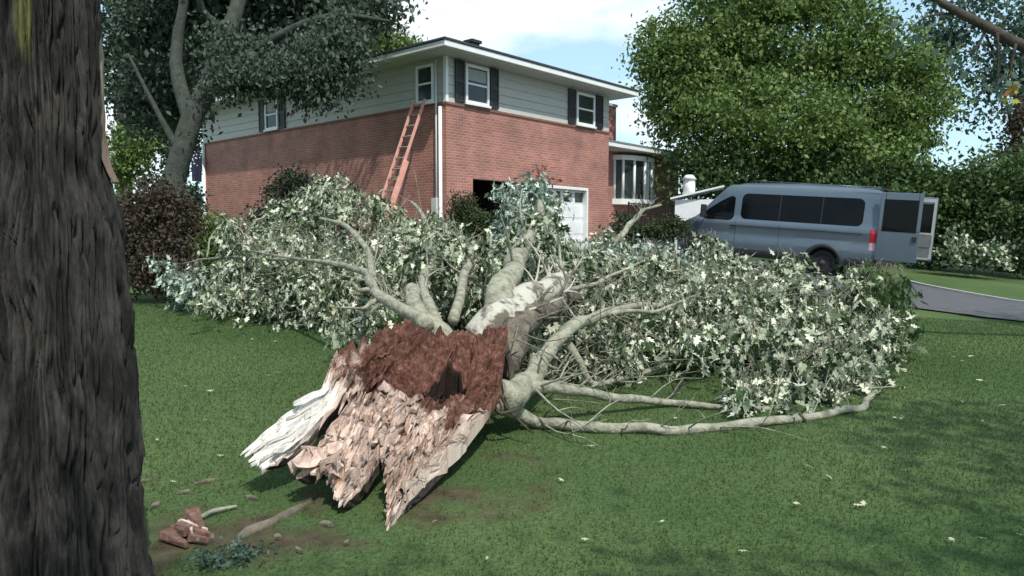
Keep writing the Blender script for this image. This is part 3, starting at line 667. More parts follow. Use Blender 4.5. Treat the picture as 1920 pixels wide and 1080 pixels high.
for j in range(40):                                   # pale torn strip along the right edge
    t = j/39; z = 1.84+.95*t; w_ = .008+.016*math.sin(t*math.pi)**.6+.008*noise.noise(Vector((z*9, 0, 0)))
    c_ = Vector((NB.x, NB.y, NB.z+z))+Vector((.85, .53, 0))*(.215+.06*math.exp(-t*9)); o_ = Vector((.85, .53, 0))*w_; q_ = Vector((-.53, .85, 0))*.02
    rows.append([c_-o_*1.2-q_, c_+o_*.6-q_, c_+o_, c_+o_*.6+q_, c_-o_+q_])
b.grid(rows); b.build('torn_bark_strip', mat('torn_bark', (.3, .24, .19), (.13, .08, .06), 9, .8, .5, 30, st=(1, 1, .2)), nt_, True)
for (e, r0) in (((-4.6, 1.2, 8.2), .16), ((-.8, .6, 7.6), .13), ((-3.4, 5.0, 7.8), .12), ((-2.2, -1.2, 8.6), .17)):
    b = MB(); s_ = NB+Vector((-.05, 0, 4.4)); e = Vector(e); b.tube([s_-Vector((0, 0, .5)), s_.lerp(e, .4)+Vector((0, 0, .3)), e], [r0*1.4, r0, r0*.3], 9, seg=4, wob=.2); b.build('limb', M['barkdark'], nt_, True)
vf, cc = crown([((-4.2, -.2, 8.0), (2.4, 2.4, 1.6)), ((-2.4, -1.6, 8.6), (2.2, 2.0, 1.7)), ((-4.6, 2.6, 8.4), (2.0, 1.8, 1.3)), ((1.2, -3.4, 8.0), (1.8, 1.5, 1.2))], 420, 26, .15, spread=.3)
leafobj('crown', vf, M['dark'], nt_)

# ================================================================= BACKGROUND TREES
def lob(px, py, Y, rp, ry=None, rd=None):
    c = W(px, py, Y); k = Y/F; return ((c.x, c.y, c.z), (rp*k, (rd or rp)*k*.8, (ry or rp)*k))
tree('leafy_tree', 'large bright green dense leafy tree rising behind the grey van', 'tree', G(10.3, 29.5), (10.8, 30, 9.5), .3,
     [lob(1262, 95, 29, 72, 85), lob(1710, 190, 29, 75, 110), lob(1330, 120, 29, 125, 100), lob(1500, 70, 29, 175, 130), lob(1640, 170, 29, 110, 130), lob(1430, 230, 28, 190, 90), lob(1580, 290, 28.5, 150, 80), lob(1270, 170, 29, 70, 110), lob(1440, -60, 30, 190, 110)],
     'bright', 2600, 40, .185, lean=(-.6, 0, 0), spread=.36, shell=.3)
tree('understory_tree', 'dark green low tree mass in shade under the bright green tree', 'tree', G(13.2, 28.4), (13.5, 28.4, 4.5), .2,
     [lob(1330, 330, 27.5, 90, 70), lob(1500, 350, 28, 140, 80), lob(1650, 380, 27.5, 110, 110)], 'mid', 700, 36, .19, spread=.4, shell=.4)
tree('evergreen_tree', 'dark green evergreen thicket to the right of the van under the sparse tree', 'tree', G(18.6, 28.2), (18.6, 28.2, 5), .25,
     [lob(1780, 385, 27, 105, 80), lob(1880, 380, 26, 100, 110), lob(1740, 420, 27, 80, 80), lob(1990, 360, 27, 80, 110)], 'mid', 1000, 36, .18, spread=.4, shell=.4)
tree('sparse_tree', 'open blue green tree with sky showing through at the top right', 'tree', G(20.5, 31), (21, 31, 12), .22,
     [lob(1790, 60, 31, 110, 110), lob(1880, 130, 31, 90, 130), lob(1760, 180, 31, 50, 60), lob(1950, 40, 31, 120, 120)], 'bluegreen', 190, 34, .24, spread=.5, shell=.5)
tree('copper_leaved_tree', 'rust brown leaved tree at the right edge behind the evergreens', 'tree', G(20.8, 29.5), (20.8, 29.5, 8), .2,
     [lob(1925, 290, 29, 36, 70), lob(1915, 220, 29, 20, 30)], 'brownleaf', 90, 34, .18, spread=.35)
tree('distant_tree', 'rounded green treetop showing above the left roof slope', 'tree', G(-9.5, 48), (-9.5, 48, 12), .35,
     [lob(690, 85, 48, 75, 55), lob(640, 120, 48, 80, 80), lob(745, 95, 48, 40, 30)], 'bright', 500, 34, .3, spread=.5)
# left: leaning grey tree with dark crown over the roof
t = thing('leaning_tree', 'leaning grey green tree trunk with dark hanging crown in front of the left roof', 'tree', Wg(320, 500))
pts = [Wg(305, 500, -.2), W(308, 430, 16), W(325, 340, 16), W(357, 230, 16.2), W(398, 140, 16.5), W(430, 60, 17), W(455, -30, 17.5), W(480, -160, 18)]
b = MB(); b.tube(pts, [.34, .27, .245, .23, .21, .18, .15, .1], 16, wob=.3, seg=4); b.build('trunk', M['barkgrey'], t, True)
for q, r_ in (([W(362, 235, 16.2), W(330, 120, 16.8), W(345, 0, 17), W(350, -90, 17)], .19), ([W(400, 140, 16.5), W(520, 70, 16), W(620, 30, 15.5), W(730, 40, 15)], .13), ([W(430, 60, 17), W(380, 20, 16.5), W(370, -60, 16)], .12),
              ([W(405, 160, 16.4), W(470, 120, 15.8), W(560, 140, 15.5)], .06), ([W(345, 300, 16), W(290, 200, 16), W(240, 100, 16)], .09), ([W(455, -30, 17.5), W(600, -60, 16.5), W(700, -20, 16)], .14)):
    b = MB(); b.tube(q, [r_*(1-.75*i/(len(q)-1)) for i in range(len(q))], 9, wob=.2, seg=4); b.build('limb', M['barkgrey'], t, True)
vf, cc = crown([lob(700, 20, 18, 60, 40), lob(560, 110, 17.5, 90, 40), lob(290, 60, 19, 110, 110), lob(420, 20, 19.5, 120, 80), lob(540, 50, 19, 100, 75), lob(600, -10, 19, 130, 70), lob(300, 190, 20, 90, 70), lob(470, -80, 19, 220, 90)], 900, 34, .17, spread=.38, shell=.4)
v2 = crown([lob(480, 130, 15.2, 75, 30), lob(590, 110, 15.2, 60, 40), lob(640, 60, 15.2, 60, 50), lob(430, 90, 15.6, 50, 50), lob(600, 140, 15.2, 90, 34), lob(500, 150, 15.2, 100, 26), lob(650, 100, 15.2, 50, 44), lob(430, 150, 15.4, 50, 40), lob(590, 170, 15.2, 60, 24)], 520, 24, .11, spread=.26, shell=.5, droop=.5)[0]
leafobj('crown', join(vf, v2), M['veil'], t)
tree('backyard_tree', 'dark green tree filling the gap behind the left end of the house', 'tree', G(-17, 33), (-17, 33, 9), .35,
     [lob(240, 110, 34, 60, 120), lob(330, 140, 34, 110, 130), lob(300, 270, 33, 90, 70), lob(470, 110, 38, 120, 90), lob(560, 90, 40, 80, 60), lob(400, 0, 36, 180, 100)], 'dark', 1000, 36, .27, spread=.5, shell=.35)
tree('yellow_green_tree', 'small yellow green tree catching light between the left tree trunks', 'tree', G(-16, 25.5), (-16, 25.5, 4), .12,
     [lob(245, 280, 26, 38, 45), lob(225, 330, 26, 30, 40)], 'bright', 90, 30, .16, spread=.3, limbs=3)
# tree beside the frame on the right whose branch reaches in at the top
t = thing('overhanging_tree', 'dark bare branch with thin leafy twigs reaching in at the top right corner', 'tree', G(10.6, 8.6))
b = MB(); B0 = G(10.6, 8.6); b.tube([B0-Vector((0, 0, .2)), B0+Vector((0, 0, .3)), B0+Vector((-.1, 0, 2.5)), B0+Vector((0, 0, 5)), B0+Vector((.2, 0, 8))], [.42, .32, .27, .22, .12], 12, wob=.2, seg=3); b.build('trunk', M['barkdark'], t, True)
Pb = [B0+Vector((0, 0, 3.6)), W(2080, 150, 9.2), W(1930, 92, 9.5), W(1850, 50, 9.8), W(1770, 8, 10.0), W(1700, -40, 10.2), W(1600, -120, 10.5)]
b = MB(); b.tube(Pb, [.13, .085, .07, .06, .048, .04, .025], 9, wob=.2, seg=4); b.build('limb', M['barkdark'], t, True)
b = MB(); tw = []
for (q, rr_) in (([(1850, 50), (1830, 90), (1790, 100), (1762, 110)], 9.8), ([(1870, 62), (1872, 120), (1868, 175)], 9.6), ([(1905, 82), (1895, 130), (1900, 165)], 9.5), ([(1800, 25), (1740, 30), (1700, 60)], 10)):
    q = [W(x, y, rr_) for x, y in q]; b = MB(); b.tube(q, [.02, .014, .008, .006][:len(q)], 5, seg=3); tw.append(q); b.build('twig', M['barkdark'], t, True)
P = np.array([q[random.randrange(1, len(q))]+Vector([random.gauss(0, .13) for _ in range(3)]) for q in tw for _ in range(16)])
leafobj('foliage', leafmesh(P, .13*rng.uniform(.7, 1.2, len(P)), rng.normal(size=(len(P), 3))-[0, 0, 1], MAPLE, MAPF), M['bluegreen'], t)
P = np.array([W(1900+random.gauss(0, 9), 168+random.gauss(0, 12), 9.4+random.gauss(0, .1)) for _ in range(10)])
leafobj('turning_leaves', leafmesh(P, .12*np.ones(len(P)), rng.normal(size=(len(P), 3))-[0, 0, 1], MAPLE, MAPF), M['yellow'], t)
vf, cc = crown([((13.5, 6.5, 9), (2.6, 2.8, 1.8)), ((7.6, -.6, 8.8), (2.4, 1.6, 1.4)), ((6.4, -2.6, 8.6), (2.0, 1.8, 1.4)), ((4.6, -3.5, 8.9), (3.6, 1.5, 1.2))], 400, 26, .17, spread=.35)  # unseen lobes, mostly near the camera, spread out to shade the foreground lawn
leafobj('crown', vf, M['dark'], t)

# ---------------------------------------------------------------- shrubs
def shrub(name, label, cat, base, lobes, m, n, per, size, spread=.12, tmpl=DIA, tf=DIAF, stems=7, sr=1, **k):
    t = thing(name, label, cat, base); b = MB(); base = Vector(base)
    vf, cc = crown(lobes, n, per, size, spread=spread, tmpl=tmpl, tf=tf, **k)
    for i in range(stems):
        e = Vector(cc[int(rng.integers(len(cc)))]); s = base+Vector((random.uniform(-.15, .15), random.uniform(-.15, .15), -.05))
        b.tube([s, s.lerp(e, .5)+Vector((0, 0, .1)), e], [.025*sr, .016*sr, .006*sr], 5, seg=3)
    b.build('stems', M['barkdark'], t, True); leafobj('foliage', vf, M[m], t); return t
def lob3(px, py, Y, rx, ry): return lob(px, py, Y, rx, ry)
shrub('brown_shrub', 'tall dry brown shrub beside the near tree trunk at the left', 'shrub', Wg(300, 548), [lob(290, 400, 13.3, 58, 75), lob(300, 490, 13.2, 62, 70), lob(250, 460, 13.6, 45, 90), lob(345, 420, 14, 30, 55)], 'brownleaf', 800, 26, .075, .13)
shrub('boxwood', 'low green bush between the brown shrub and the fallen branches', 'bush', Wg(385, 520), [lob(395, 440, 15.5, 42, 45), lob(375, 480, 15.3, 35, 40)], 'bright', 240, 24, .07, .11)
shrub('tall_shrub', 'fine leaved green shrub against the left brick wall above the fallen leaves', 'shrub', Wg(548, 465), [lob(545, 365, 17.6, 48, 50), lob(560, 420, 17.5, 70, 50), lob(500, 430, 17.5, 35, 45)], 'dark', 560, 22, .09, .14)
shrub('round_shrub', 'rounded olive green shrub at the brick corner by the open garage', 'shrub', Wg(885, 452), [lob(868, 392, 18.6, 30, 34), lob(895, 430, 18.4, 40, 38), lob(858, 440, 18.4, 30, 40)], 'olive', 520, 26, .06, .09)
shrub('dark_yew', 'dark conical shrub below the bay window', 'shrub', Wg(1170, 462), [lob(1168, 420, 23, 26, 28), lob(1185, 440, 22.8, 40, 22)], 'dark', 200, 24, .08, .1)
shrub('porch_shrub', 'dark spreading shrub beside the front steps in front of the van nose', 'shrub', Wg(1240, 458), [lob(1235, 430, 22.5, 36, 20), lob(1268, 428, 22.3, 28, 24)], 'olive', 180, 24, .08, .1)
shrub('flag_corner_shrub', 'pale speckled shrub under the flag at the far left corner', 'shrub', Wg(365, 420), [lob(358, 380, 24.5, 18, 40)], 'bluegreen', 90, 22, .12, .18)
shrub('grey_green_bush', 'pale grey green bush on the far lawn right of the open van doors', 'bush', Wg(1820, 505), [lob(1815, 470, 24, 58, 24), lob(1790, 440, 24.2, 22, 34), lob(1855, 480, 23.6, 36, 20)], 'silver', 120, 16, .14, .16, tmpl=MAPLE, tf=MAPF)
shrub('tangled_hedge', 'dark green tangled hedge at the far right edge behind the bright grass', 'hedge', Wg(1890, 500), [lob(1890, 430, 25.5, 60, 50), lob(1930, 480, 24.5, 50, 35)], 'olive', 300, 22, .13, .2)
# white outbuilding seen past the nose of the van
p0 = W(1306, 395, 26)
shd = thing('garden_shed', 'small bright white shed with a slanting roof and stub vent behind the van nose', 'shed', (p0.x, p0.y, float(gz(p0.x, p0.y))), R(-15))
b = MB(); hz_ = p0.z-float(gz(p0.x, p0.y)); b.box(-.7, .75, -.7, .7, -.1, hz_+.35); b.build('wall', M['white'], shd)
b = MB(); b.add([(-.85, -.85, hz_+.36), (.9, -.85, hz_+.75), (.9, .85, hz_+.75), (-.85, .85, hz_+.36), (-.85, -.85, hz_+.42), (.9, -.85, hz_+.81), (.9, .85, hz_+.81), (-.85, .85, hz_+.42)], [(3, 2, 1, 0), (4, 5, 6, 7), (0, 1, 5, 4), (1, 2, 6, 5), (2, 3, 7, 6), (3, 0, 4, 7)]); b.build('roof', M['white'], shd)
b = MB(); b.tube([(-.25, -.4, hz_+.5), (-.25, -.4, hz_+1.05)], [.2, .2], 12); b.tube([(-.25, -.4, hz_+1.05), (-.25, -.4, hz_+1.2)], [.26, .12], 12); b.build('vent', M['white'], shd)

# ================================================================= FALLEN TREE
ft_base = G(.0, 5.6)
ft = thing('fallen_tree', 'felled silver maple lying on the lawn with pale and red brown splintered trunk', 'tree', ft_base)
def woodmat():
    m = bpy.data.materials.new('splintered_wood'); m.use_nodes = True; t = m.node_tree; b = t.nodes['Principled BSDF']; b.inputs['Roughness'].default_value = .8; b.inputs['Specular IOR Level'].default_value = .25
    def A(n): a = t.nodes.new('ShaderNodeAttribute'); a.attribute_name = n; return a
    uv = A('grain'); mp = t.nodes.new('ShaderNodeMapping'); mp.inputs['Scale'].default_value = (26, 3.0, 9); t.links.new(uv.outputs['Vector'], mp.inputs[0])
    n = t.nodes.new('ShaderNodeTexNoise'); n.inputs['Scale'].default_value = 1.6; n.inputs['Detail'].default_value = 7; n.inputs['Roughness'].default_value = .7; t.links.new(mp.outputs[0], n.inputs[0])
    def ramp(cs): 
        r = t.nodes.new('ShaderNodeValToRGB'); e = r.color_ramp.elements
        while len(e) < len(cs): e.new(.5)
        for i, (p, c) in enumerate(cs): e[i].position = p; e[i].color = (*c, 1)
        return r
    pale = ramp([(.3, (.13, .07, .05)), (.42, (.66, .49, .4)), (.65, (.85, .72, .63))]); red = ramp([(.32, (.045, .02, .014)), (.5, (.14, .06, .042)), (.74, (.33, .18, .13))])  # darkest stop of the pale ramp paints in the shade of crevices
    t.links.new(n.outputs[0], pale.inputs[0]); n5 = t.nodes.new('ShaderNodeTexNoise'); n5.inputs['Scale'].default_value = 19; n5.inputs['Detail'].default_value = 8; n5.inputs['Roughness'].default_value = .75; g5 = t.nodes.new('ShaderNodeTexCoord'); t.links.new(g5.outputs['Object'], n5.inputs[0]); t.links.new(n5.outputs[0], red.inputs[0])
    m3 = t.nodes.new('ShaderNodeMapping'); m3.inputs['Scale'].default_value = (11, 3.4, 2); t.links.new(uv.outputs['Vector'], m3.inputs[0])
    n3 = t.nodes.new('ShaderNodeTexNoise'); n3.inputs['Scale'].default_value = 1.0; n3.inputs['Detail'].default_value = 8; n3.inputs['Roughness'].default_value = .7; t.links.new(m3.outputs[0], n3.inputs[0])
    st_ = ramp([(.5, (0, 0, 0)), (.66, (.75, .75, .75))]); t.links.new(n3.outputs[0], st_.inputs[0])
    xs__ = t.nodes.new('ShaderNodeMix'); xs__.data_type = 'RGBA'; xs__.inputs[7].default_value = (.3, .14, .085, 1); t.links.new(st_.outputs[0], xs__.inputs[0]); t.links.new(pale.outputs[0], xs__.inputs[6]); pale = xs__
    x = t.nodes.new('ShaderNodeMix'); x.data_type = 'RGBA'; t.links.new(A('rot').outputs['Fac'], x.inputs[0]); t.links.new(pale.outputs[2], x.inputs[6]); t.links.new(red.outputs[0], x.inputs[7])
    ng = t.nodes.new('ShaderNodeMath'); ng.operation = 'MULTIPLY'; ng.inputs[1].default_value = -.75; t.links.new(A('rot').outputs['Fac'], ng.inputs[0])
    dk = t.nodes.new('ShaderNodeMapRange'); dk.inputs[1].default_value = 1.05; dk.inputs[2].default_value = 1.5; t.links.new(A('rot').outputs['Fac'], dk.inputs[0])  # the hollow's shade, painted in as near-black brown
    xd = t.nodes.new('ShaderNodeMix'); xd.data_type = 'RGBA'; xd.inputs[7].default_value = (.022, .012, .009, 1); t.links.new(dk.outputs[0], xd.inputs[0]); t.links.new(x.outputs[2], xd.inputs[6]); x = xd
    xw = t.nodes.new('ShaderNodeMix'); xw.data_type = 'RGBA'; xw.inputs[7].default_value = (.86, .86, .8, 1); t.links.new(ng.outputs[0], xw.inputs[0]); t.links.new(x.outputs[2], xw.inputs[6])
    t.links.new(xw.outputs[2], b.inputs['Base Color'])
    bp = t.nodes.new('ShaderNodeBump'); bp.inputs['Strength'].default_value = 1; bp.inputs['Distance'].default_value = .015; t.links.new(n.outputs[0], bp.inputs['Height']); t.links.new(bp.outputs[0], b.inputs['Normal'])
    return m
GU = [  # grain lines of the torn face, rear rim to splinter tips: (px, py, distance)
 [(765, 612, 6.3), (690, 645, 6.0), (630, 668, 5.7), (614, 700, 5.4), (600, 735, 5.1), (530, 790, 4.75), (448, 852, 4.4)],
 [(790, 610, 6.3), (715, 660, 5.9), (680, 705, 5.5), (650, 745, 5.15), (620, 785, 4.85), (560, 850, 4.55), (500, 893, 4.35)],
 [(820, 608, 6.35), (745, 690, 5.75), (710, 735, 5.4), (680, 780, 5.05), (650, 820, 4.7), (610, 865, 4.4), (566, 908, 4.2)],
 [(850, 606, 6.4), (795, 690, 5.75), (760, 740, 5.4), (730, 790, 5.0), (700, 840, 4.65), (670, 900, 4.35), (636, 957, 4.1)],
 [(885, 606, 6.4), (840, 690, 5.75), (810, 750, 5.35), (785, 800, 5.0), (755, 850, 4.65), (725, 900, 4.35), (704, 938, 4.15)],
 [(920, 610, 6.35), (885, 690, 5.7), (860, 760, 5.3), (835, 810, 4.95), (800, 870, 4.6), (765, 935, 4.25), (724, 1006, 3.92)],
 [(952, 618, 6.3), (945, 670, 5.9), (937, 740, 5.45), (905, 790, 5.1), (860, 850, 4.75), (808, 905, 4.4), (752, 965, 4.1)]]
GP = np.array([[tuple(W(*p)) for p in g] for g in GU])
def SP(a, bb):
    """a 0..1 left to right, b 0..1 rear to tip"""
    x = min(max(a, 0), 1)*6; i = min(int(x), 5); fx = x-i; y = min(max(bb, 0), 1.0)*6; j = min(int(y), 5); fy = y-j
    p = (GP[i, j]*(1-fx)+GP[i+1, j]*fx)*(1-fy)+(GP[i, j+1]*(1-fx)+GP[i+1, j+1]*fx)*fy
    return Vector(p)
def SN(a, bb):
    e = .02; u_ = SP(a+e, bb)-SP(a-e, bb); v_ = SP(a, bb+e)-SP(a, bb-e); n = v_.cross(u_).normalized()
    return n if n.z+(-n.y)*.5 > 0 else -n
def bend(a): # reach of the wood along b for each a: jagged tips, with the gaps between the three tongues
    pts = [(0, .97), (.05, .99), (.13, .97), (.145, .92), (.155, .5), (.265, .54), (.28, .86), (.31, .98), (.36, .86), (.41, .93), (.5, .98), (.55, .9), (.575, .68), (.625, .62), (.65, .84), (.71, .9), (.78, .97), (.83, 1.0), (.87, .9), (.93, .93), (1, .8)]
    return float(np.interp(a, [p[0] for p in pts], [p[1] for p in pts]))+.045*noise.noise(Vector((a*36, 3, 0)))+.04*noise.noise(Vector((a*95, 3, 5)))
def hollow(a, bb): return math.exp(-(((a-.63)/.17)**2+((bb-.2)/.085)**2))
def white(a, bb): return float(np.clip((.165-a)*25, 0, 1)*np.clip((bb-.5)*8, 0, 1))
def disp(a, bb):
    ro_ = min(max(rot_shade_v(a, bb), 0), 1); sm_ = 1-.75*white(a, bb)
    r = noise.noise(Vector((a*9, bb*3, 1)))*.07*(1-.5*ro_)+(abs(noise.noise(Vector((a*30, bb*5, 4))))*.08+noise.noise(Vector((a*60, bb*14, 2)))*.03)*(1-.95*ro_)*sm_
    r += ro_*(noise.noise(Vector((a*12, bb*28, 5)))*.13+abs(noise.noise(Vector((a*28, bb*66, 6))))*.08)
    st = (bb*7+noise.noise(Vector((a*14, bb*2, 7)))*2.4) % 1
    return r+.1*st*min(bb*2, 1)*sm_*(1-.85*ro_)-.3*hollow(a, bb)-.12*math.sin(math.pi*a)*max(0, 1-bb*1.6)+.05*max(0, abs(a-.5)*2-.75)*4*max(0, .6-bb)
def rot_shade_v(a, bb): 
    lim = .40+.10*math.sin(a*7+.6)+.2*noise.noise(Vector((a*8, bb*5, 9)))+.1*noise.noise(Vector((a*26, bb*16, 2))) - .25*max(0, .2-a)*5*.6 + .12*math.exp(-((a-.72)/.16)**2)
    return float(np.clip((lim-bb)*9+.5, 0, 1))-white(a, bb)+1.0*(hollow(a, bb)+.35*noise.noise(Vector((a*14, bb*14, 8))) > .5)*(hollow(a, bb) > .15)  # last term marks where the hollow's shade is painted
class WB(MB):
    def __init__(s): super().__init__(); s.rot = []; s.gr = []
    def addw(s, vs, fs, rot, gr, m=0, smooth=False): s.add(vs, fs, m, smooth); s.rot += rot; s.gr += gr
    def buildw(s, name, mats, parent):
        me = bpy.data.meshes.new(name); me.from_pydata(s.v, [], s.f); me.polygons.foreach_set('material_index', s.m); me.polygons.foreach_set('use_smooth', s.sm); me.update()
        a = me.attributes.new('rot', 'FLOAT', 'POINT'); a.data.foreach_set('value', s.rot)
        a = me.attributes.new('grain', 'FLOAT_VECTOR', 'POINT'); a.data.foreach_set('vector', [c for g in s.gr for c in g])
        b_ = bmesh.new(); b_.from_mesh(me); bmesh.ops.recalc_face_normals(b_, faces=b_.faces); b_.to_mesh(me); b_.free()
        return link(name, me, mats, parent)
# body of the slab: torn upper face and rounded bark underside
NA, NBB = 220, 170; top_, bot_, ro, gr = [], [], [], []
for i in range(NA):
    a = i/(NA-1); bl = bend(a)
    for j in range(NBB):
        bb = bl*j/(NBB-1); p = SP(a, bb); n = SN(a, bb); d_ = disp(a, bb)
        edge = 1-max(0, (j/(NBB-1)-.93)/.07)
        top_.append(p+n*d_*(.3+.7*edge)); ro.append(rot_shade_v(a, bb)); gr.append((a*1.6, bb*2, d_*3))
        th = (.05+.42*math.sin(math.pi*min(max(a, 0), 1))**.7*max(0, 1-bb*1.45)**1.0+.05*math.sin(math.pi*a))*(.15+.85*edge)
        bot_.append(p+Vector((0, 0, -th))+n*d_*.25*(1 if hollow(a, bb) < .05 else .0)+Vector((0, .1, 0))*th-Vector((0, 0, 1))*.22*hollow(a, bb))
wb = WB(); N_ = NA*NBB; fs = []
for i in range(NA-1):
    for j in range(NBB-1): q = i*NBB+j; fs.append((q, q+NBB, q+NBB+1, q+1))
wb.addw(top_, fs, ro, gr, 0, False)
b2 = WB(); b2.addw(bot_, fs, [.2]*N_, gr, 0, True)
rim_ = [i*NBB for i in range(NA)]+[(NA-1)*NBB+j for j in range(1, NBB)]+[i*NBB+NBB-1 for i in range(NA-2, -1, -1)]+[j for j in range(NBB-2, 0, -1)]
k = len(rim_); wb.addw([top_[i] for i in rim_]+[bot_[i] for i in rim_], [(q, (q+1) % k, k+(q+1) % k, k+q) for q in range(k)], [ro[i] for i in rim_]*2, [gr[i] for i in rim_]*2)
# splinters along the grain
def shard(a, b0, ln, wa, lift, th, tilt, skew=0):
    if rot_shade_v(a, b0+ln*.3) > .6 and random.random() < .88: return
    segs = 5; vs, fs, rr_, gg = [], [], [], []
    b1 = b0+ln
    for s_ in range(segs+1):
        t = s_/segs; bb = b0+ln*t; w2 = wa*(.25+.75*min(1, t*3))*(1 if t < .75 else 1-(t-.75)*2.2)*(1+.3*noise.noise(Vector((a*50, t*6, b0*20))))
        up = lift*(.15+1.0*t)*(1+.2*noise.noise(Vector((a*20, t*4, 2))))
        for sg, dz in ((-1, -.3), (-.1, 1), (1, -.1+tilt), (.1, -1)):
            aa = a+sg*w2+skew*t; p = SP(aa, min(bb, 1)); n = SN(min(max(aa, .02), .98), min(bb, .98))
            if bb > 1: p = p+(SP(aa, 1)-SP(aa, .97))*((bb-1)/.03)
            vs.append(p+n*(up+disp(min(max(aa, 0), 1), bb)*.8+dz*th)); rr_.append(rot_shade_v(aa, bb)); gg.append((aa*1.6+lift, bb*2, dz*.3))
        if s_:
            o = (s_-1)*4
            for k_ in range(4): fs.append((o+k_, o+(k_+1) % 4, o+4+(k_+1) % 4, o+4+k_))
    fs += [(3, 2, 1, 0), tuple(segs*4+q for q in range(4))]
    wb.addw(vs, fs, rr_, gg)
random.seed(11)
for i in range(430):
    a = random.random(); lim = bend(a)
    if random.random() < .28: b0 = random.uniform(.22, .5); ln = random.uniform(.05, .14); wa = random.uniform(.004, .014); lift = random.uniform(.01, .05); th = random.uniform(.004, .012)
    else:
        ln = random.uniform(.08, .24); b0 = random.uniform(.28, 1)*(lim)-ln*.8; wa = random.uniform(.008, .034)*(.8+.4*(random.random() < .3)); lift = random.uniform(.0, .075); th = random.uniform(.006, .022)
    if a < .2 and b0+ln > .5 and random.random() < .93: continue
    if b0+ln > lim+.02: ln = lim+.02-b0
    if ln < .04 or b0 < .02: continue
    shard(a, b0, ln, wa, lift, th, random.uniform(-.4, .5), random.gauss(0, .02))
for i in range(260):                                  # fine fibres standing out of the torn face
    a = random.random(); lim = bend(a); ln = random.uniform(.06, .2); b0 = random.uniform(.3, .95)*lim-ln*.5
    if a < .15 and b0 > .5: continue
    shard(a, b0, min(ln, lim+.05-b0), random.uniform(.0015, .005), random.uniform(.02, .11), random.uniform(.003, .007), 0, random.gauss(0, .035))
for (ac, lo_, hi_) in ((.08, .8, .97), (.31, .78, .98), (.48, .75, .98), (.72, .72, .93), (.83, .8, 1.0), (.93, .7, .93)):     # ragged ends of each tongue
    for i in range(30):
        a = ac+random.gauss(0, .04); b0 = random.uniform(lo_-.15, lo_); shard(min(max(a, 0), 1), b0, min(random.uniform(.1, .22), bend(min(max(a, 0), 1))+.02-b0), random.uniform(.004, .018), random.uniform(-.03, .03), random.uniform(.006, .02), random.uniform(-.3, .3), random.gauss(0, .025))
tk = b2.buildw('trunk', mat('trunk_underside_bark', (.1, .08, .06), (.04, .032, .025), 6, .9, .8, 25), ft)
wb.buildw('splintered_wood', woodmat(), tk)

def limb(name, pts, m='barklight', n=12, parent=None, seg=4, wob=.18):
    """pts: (px, py, distance, radius in m)"""
    Q, T = [], []
    for p in pts:
        q = W(*p[:3])
        if q.z < float(gz(q.x, q.y))+p[3]*.7: q = Wg(p[0], p[1]+p[3]*100, p[3]*.8)
        Q.append(q); T.append(p[3])
    Q2, T2 = [], []                                      # small kinks so that it does not run in clean arcs
    for i in range(len(Q)-1):
        for k in (0, .5):
            v_ = Q[i].lerp(Q[i+1], k); j_ = T[i]*.45 if (i or k) else 0; Q2.append(v_+Vector((random.uniform(-j_, j_), random.uniform(-j_, j_), random.uniform(-j_*.6, j_)))); T2.append((T[i]+(T[i+1]-T[i])*k)*random.uniform(.9, 1.08))
    Q2.append(Q[-1]); T2.append(T[-1])
    b = MB(); b.tube(Q2, T2, n, seg=max(seg-1, 2), wob=wob)
    if n >= 8:
        for i in range(2, len(Q2)-1):
            for _ in range(2):
                if T2[i] < .02 or random.random() < .35: continue
                p = Q2[i].lerp(Q2[i+1], random.random()); ax_ = (Q2[i+1]-Q2[i]).normalized(); d_ = (ax_*random.uniform(.3, 1)+Vector([random.gauss(0, .6) for _ in range(3)])+Vector((0, 0, .15))).normalized()
                L_2 = random.uniform(.25, .8); r_ = min(max(T2[i]*.22, .006), .022); e1 = p+d_*L_2*.5+Vector((0, 0, random.uniform(-.05, .08))); e2 = e1+(d_+Vector([random.gauss(0, .35) for _ in range(3)])).normalized()*L_2*.5
                if min(e1.z-float(gz(e1.x, e1.y)), e2.z-float(gz(e2.x, e2.y))) < .02: continue
                b.tube([p, e1, e2], [r_, r_*.65, r_*.2], 6, seg=3)
                e3 = e1+(d_+Vector([random.gauss(0, .6) for _ in range(3)])).normalized()*L_2*.35
                b.tube([e1, e1.lerp(e3, .5)+Vector((0, 0, .02)), e3], [r_*.5, r_*.35, r_*.15], 5, seg=2)
    return b.build(name, M[m], parent or ft, True)
LM = {}
LM['a'] = limb('limb', [(915, 640, 6.5, .17), (930, 600, 6.8, .145), (950, 540, 7.3, .13), (972, 487, 8.1, .11), (998, 442, 9.0, .08), (1016, 418, 10.5, .07), (1012, 380, 12.5, .05)])
LM['b'] = limb('limb', [(905, 640, 6.6, .2), (935, 606, 6.75, .18), (975, 578, 7.1, .16), (1020, 548, 7.6, .13), (1058, 527, 8.1, .12), (1064, 524, 8.2, .09)], 'barkpeel')
LM['c'] = limb('limb', [(920, 690, 6.2, .17), (962, 632, 6.5, .14), (1000, 594, 7.0, .12), (1035, 570, 7.6, .12), (1080, 560, 8.6, .07)], 'barkbrown', wob=.45)
LM['d'] = limb('limb', [(830, 640, 6.9, .15), (798, 600, 7.0, .105), (778, 562, 7.3, .08), (772, 540, 7.6, .07)])
LM['e'] = limb('limb', [(800, 612, 6.7, .08), (760, 585, 7.0, .06), (715, 558, 7.3, .055), (700, 545, 7.5, .05), (688, 515, 7.9, .045), (640, 496, 8.6, .035), (560, 486, 9.8, .02), (470, 470, 11, .012)])
limb('limb', [(712, 560, 7.3, .03), (680, 578, 7.2, .018), (636, 577, 7.4, .008)], n=7)
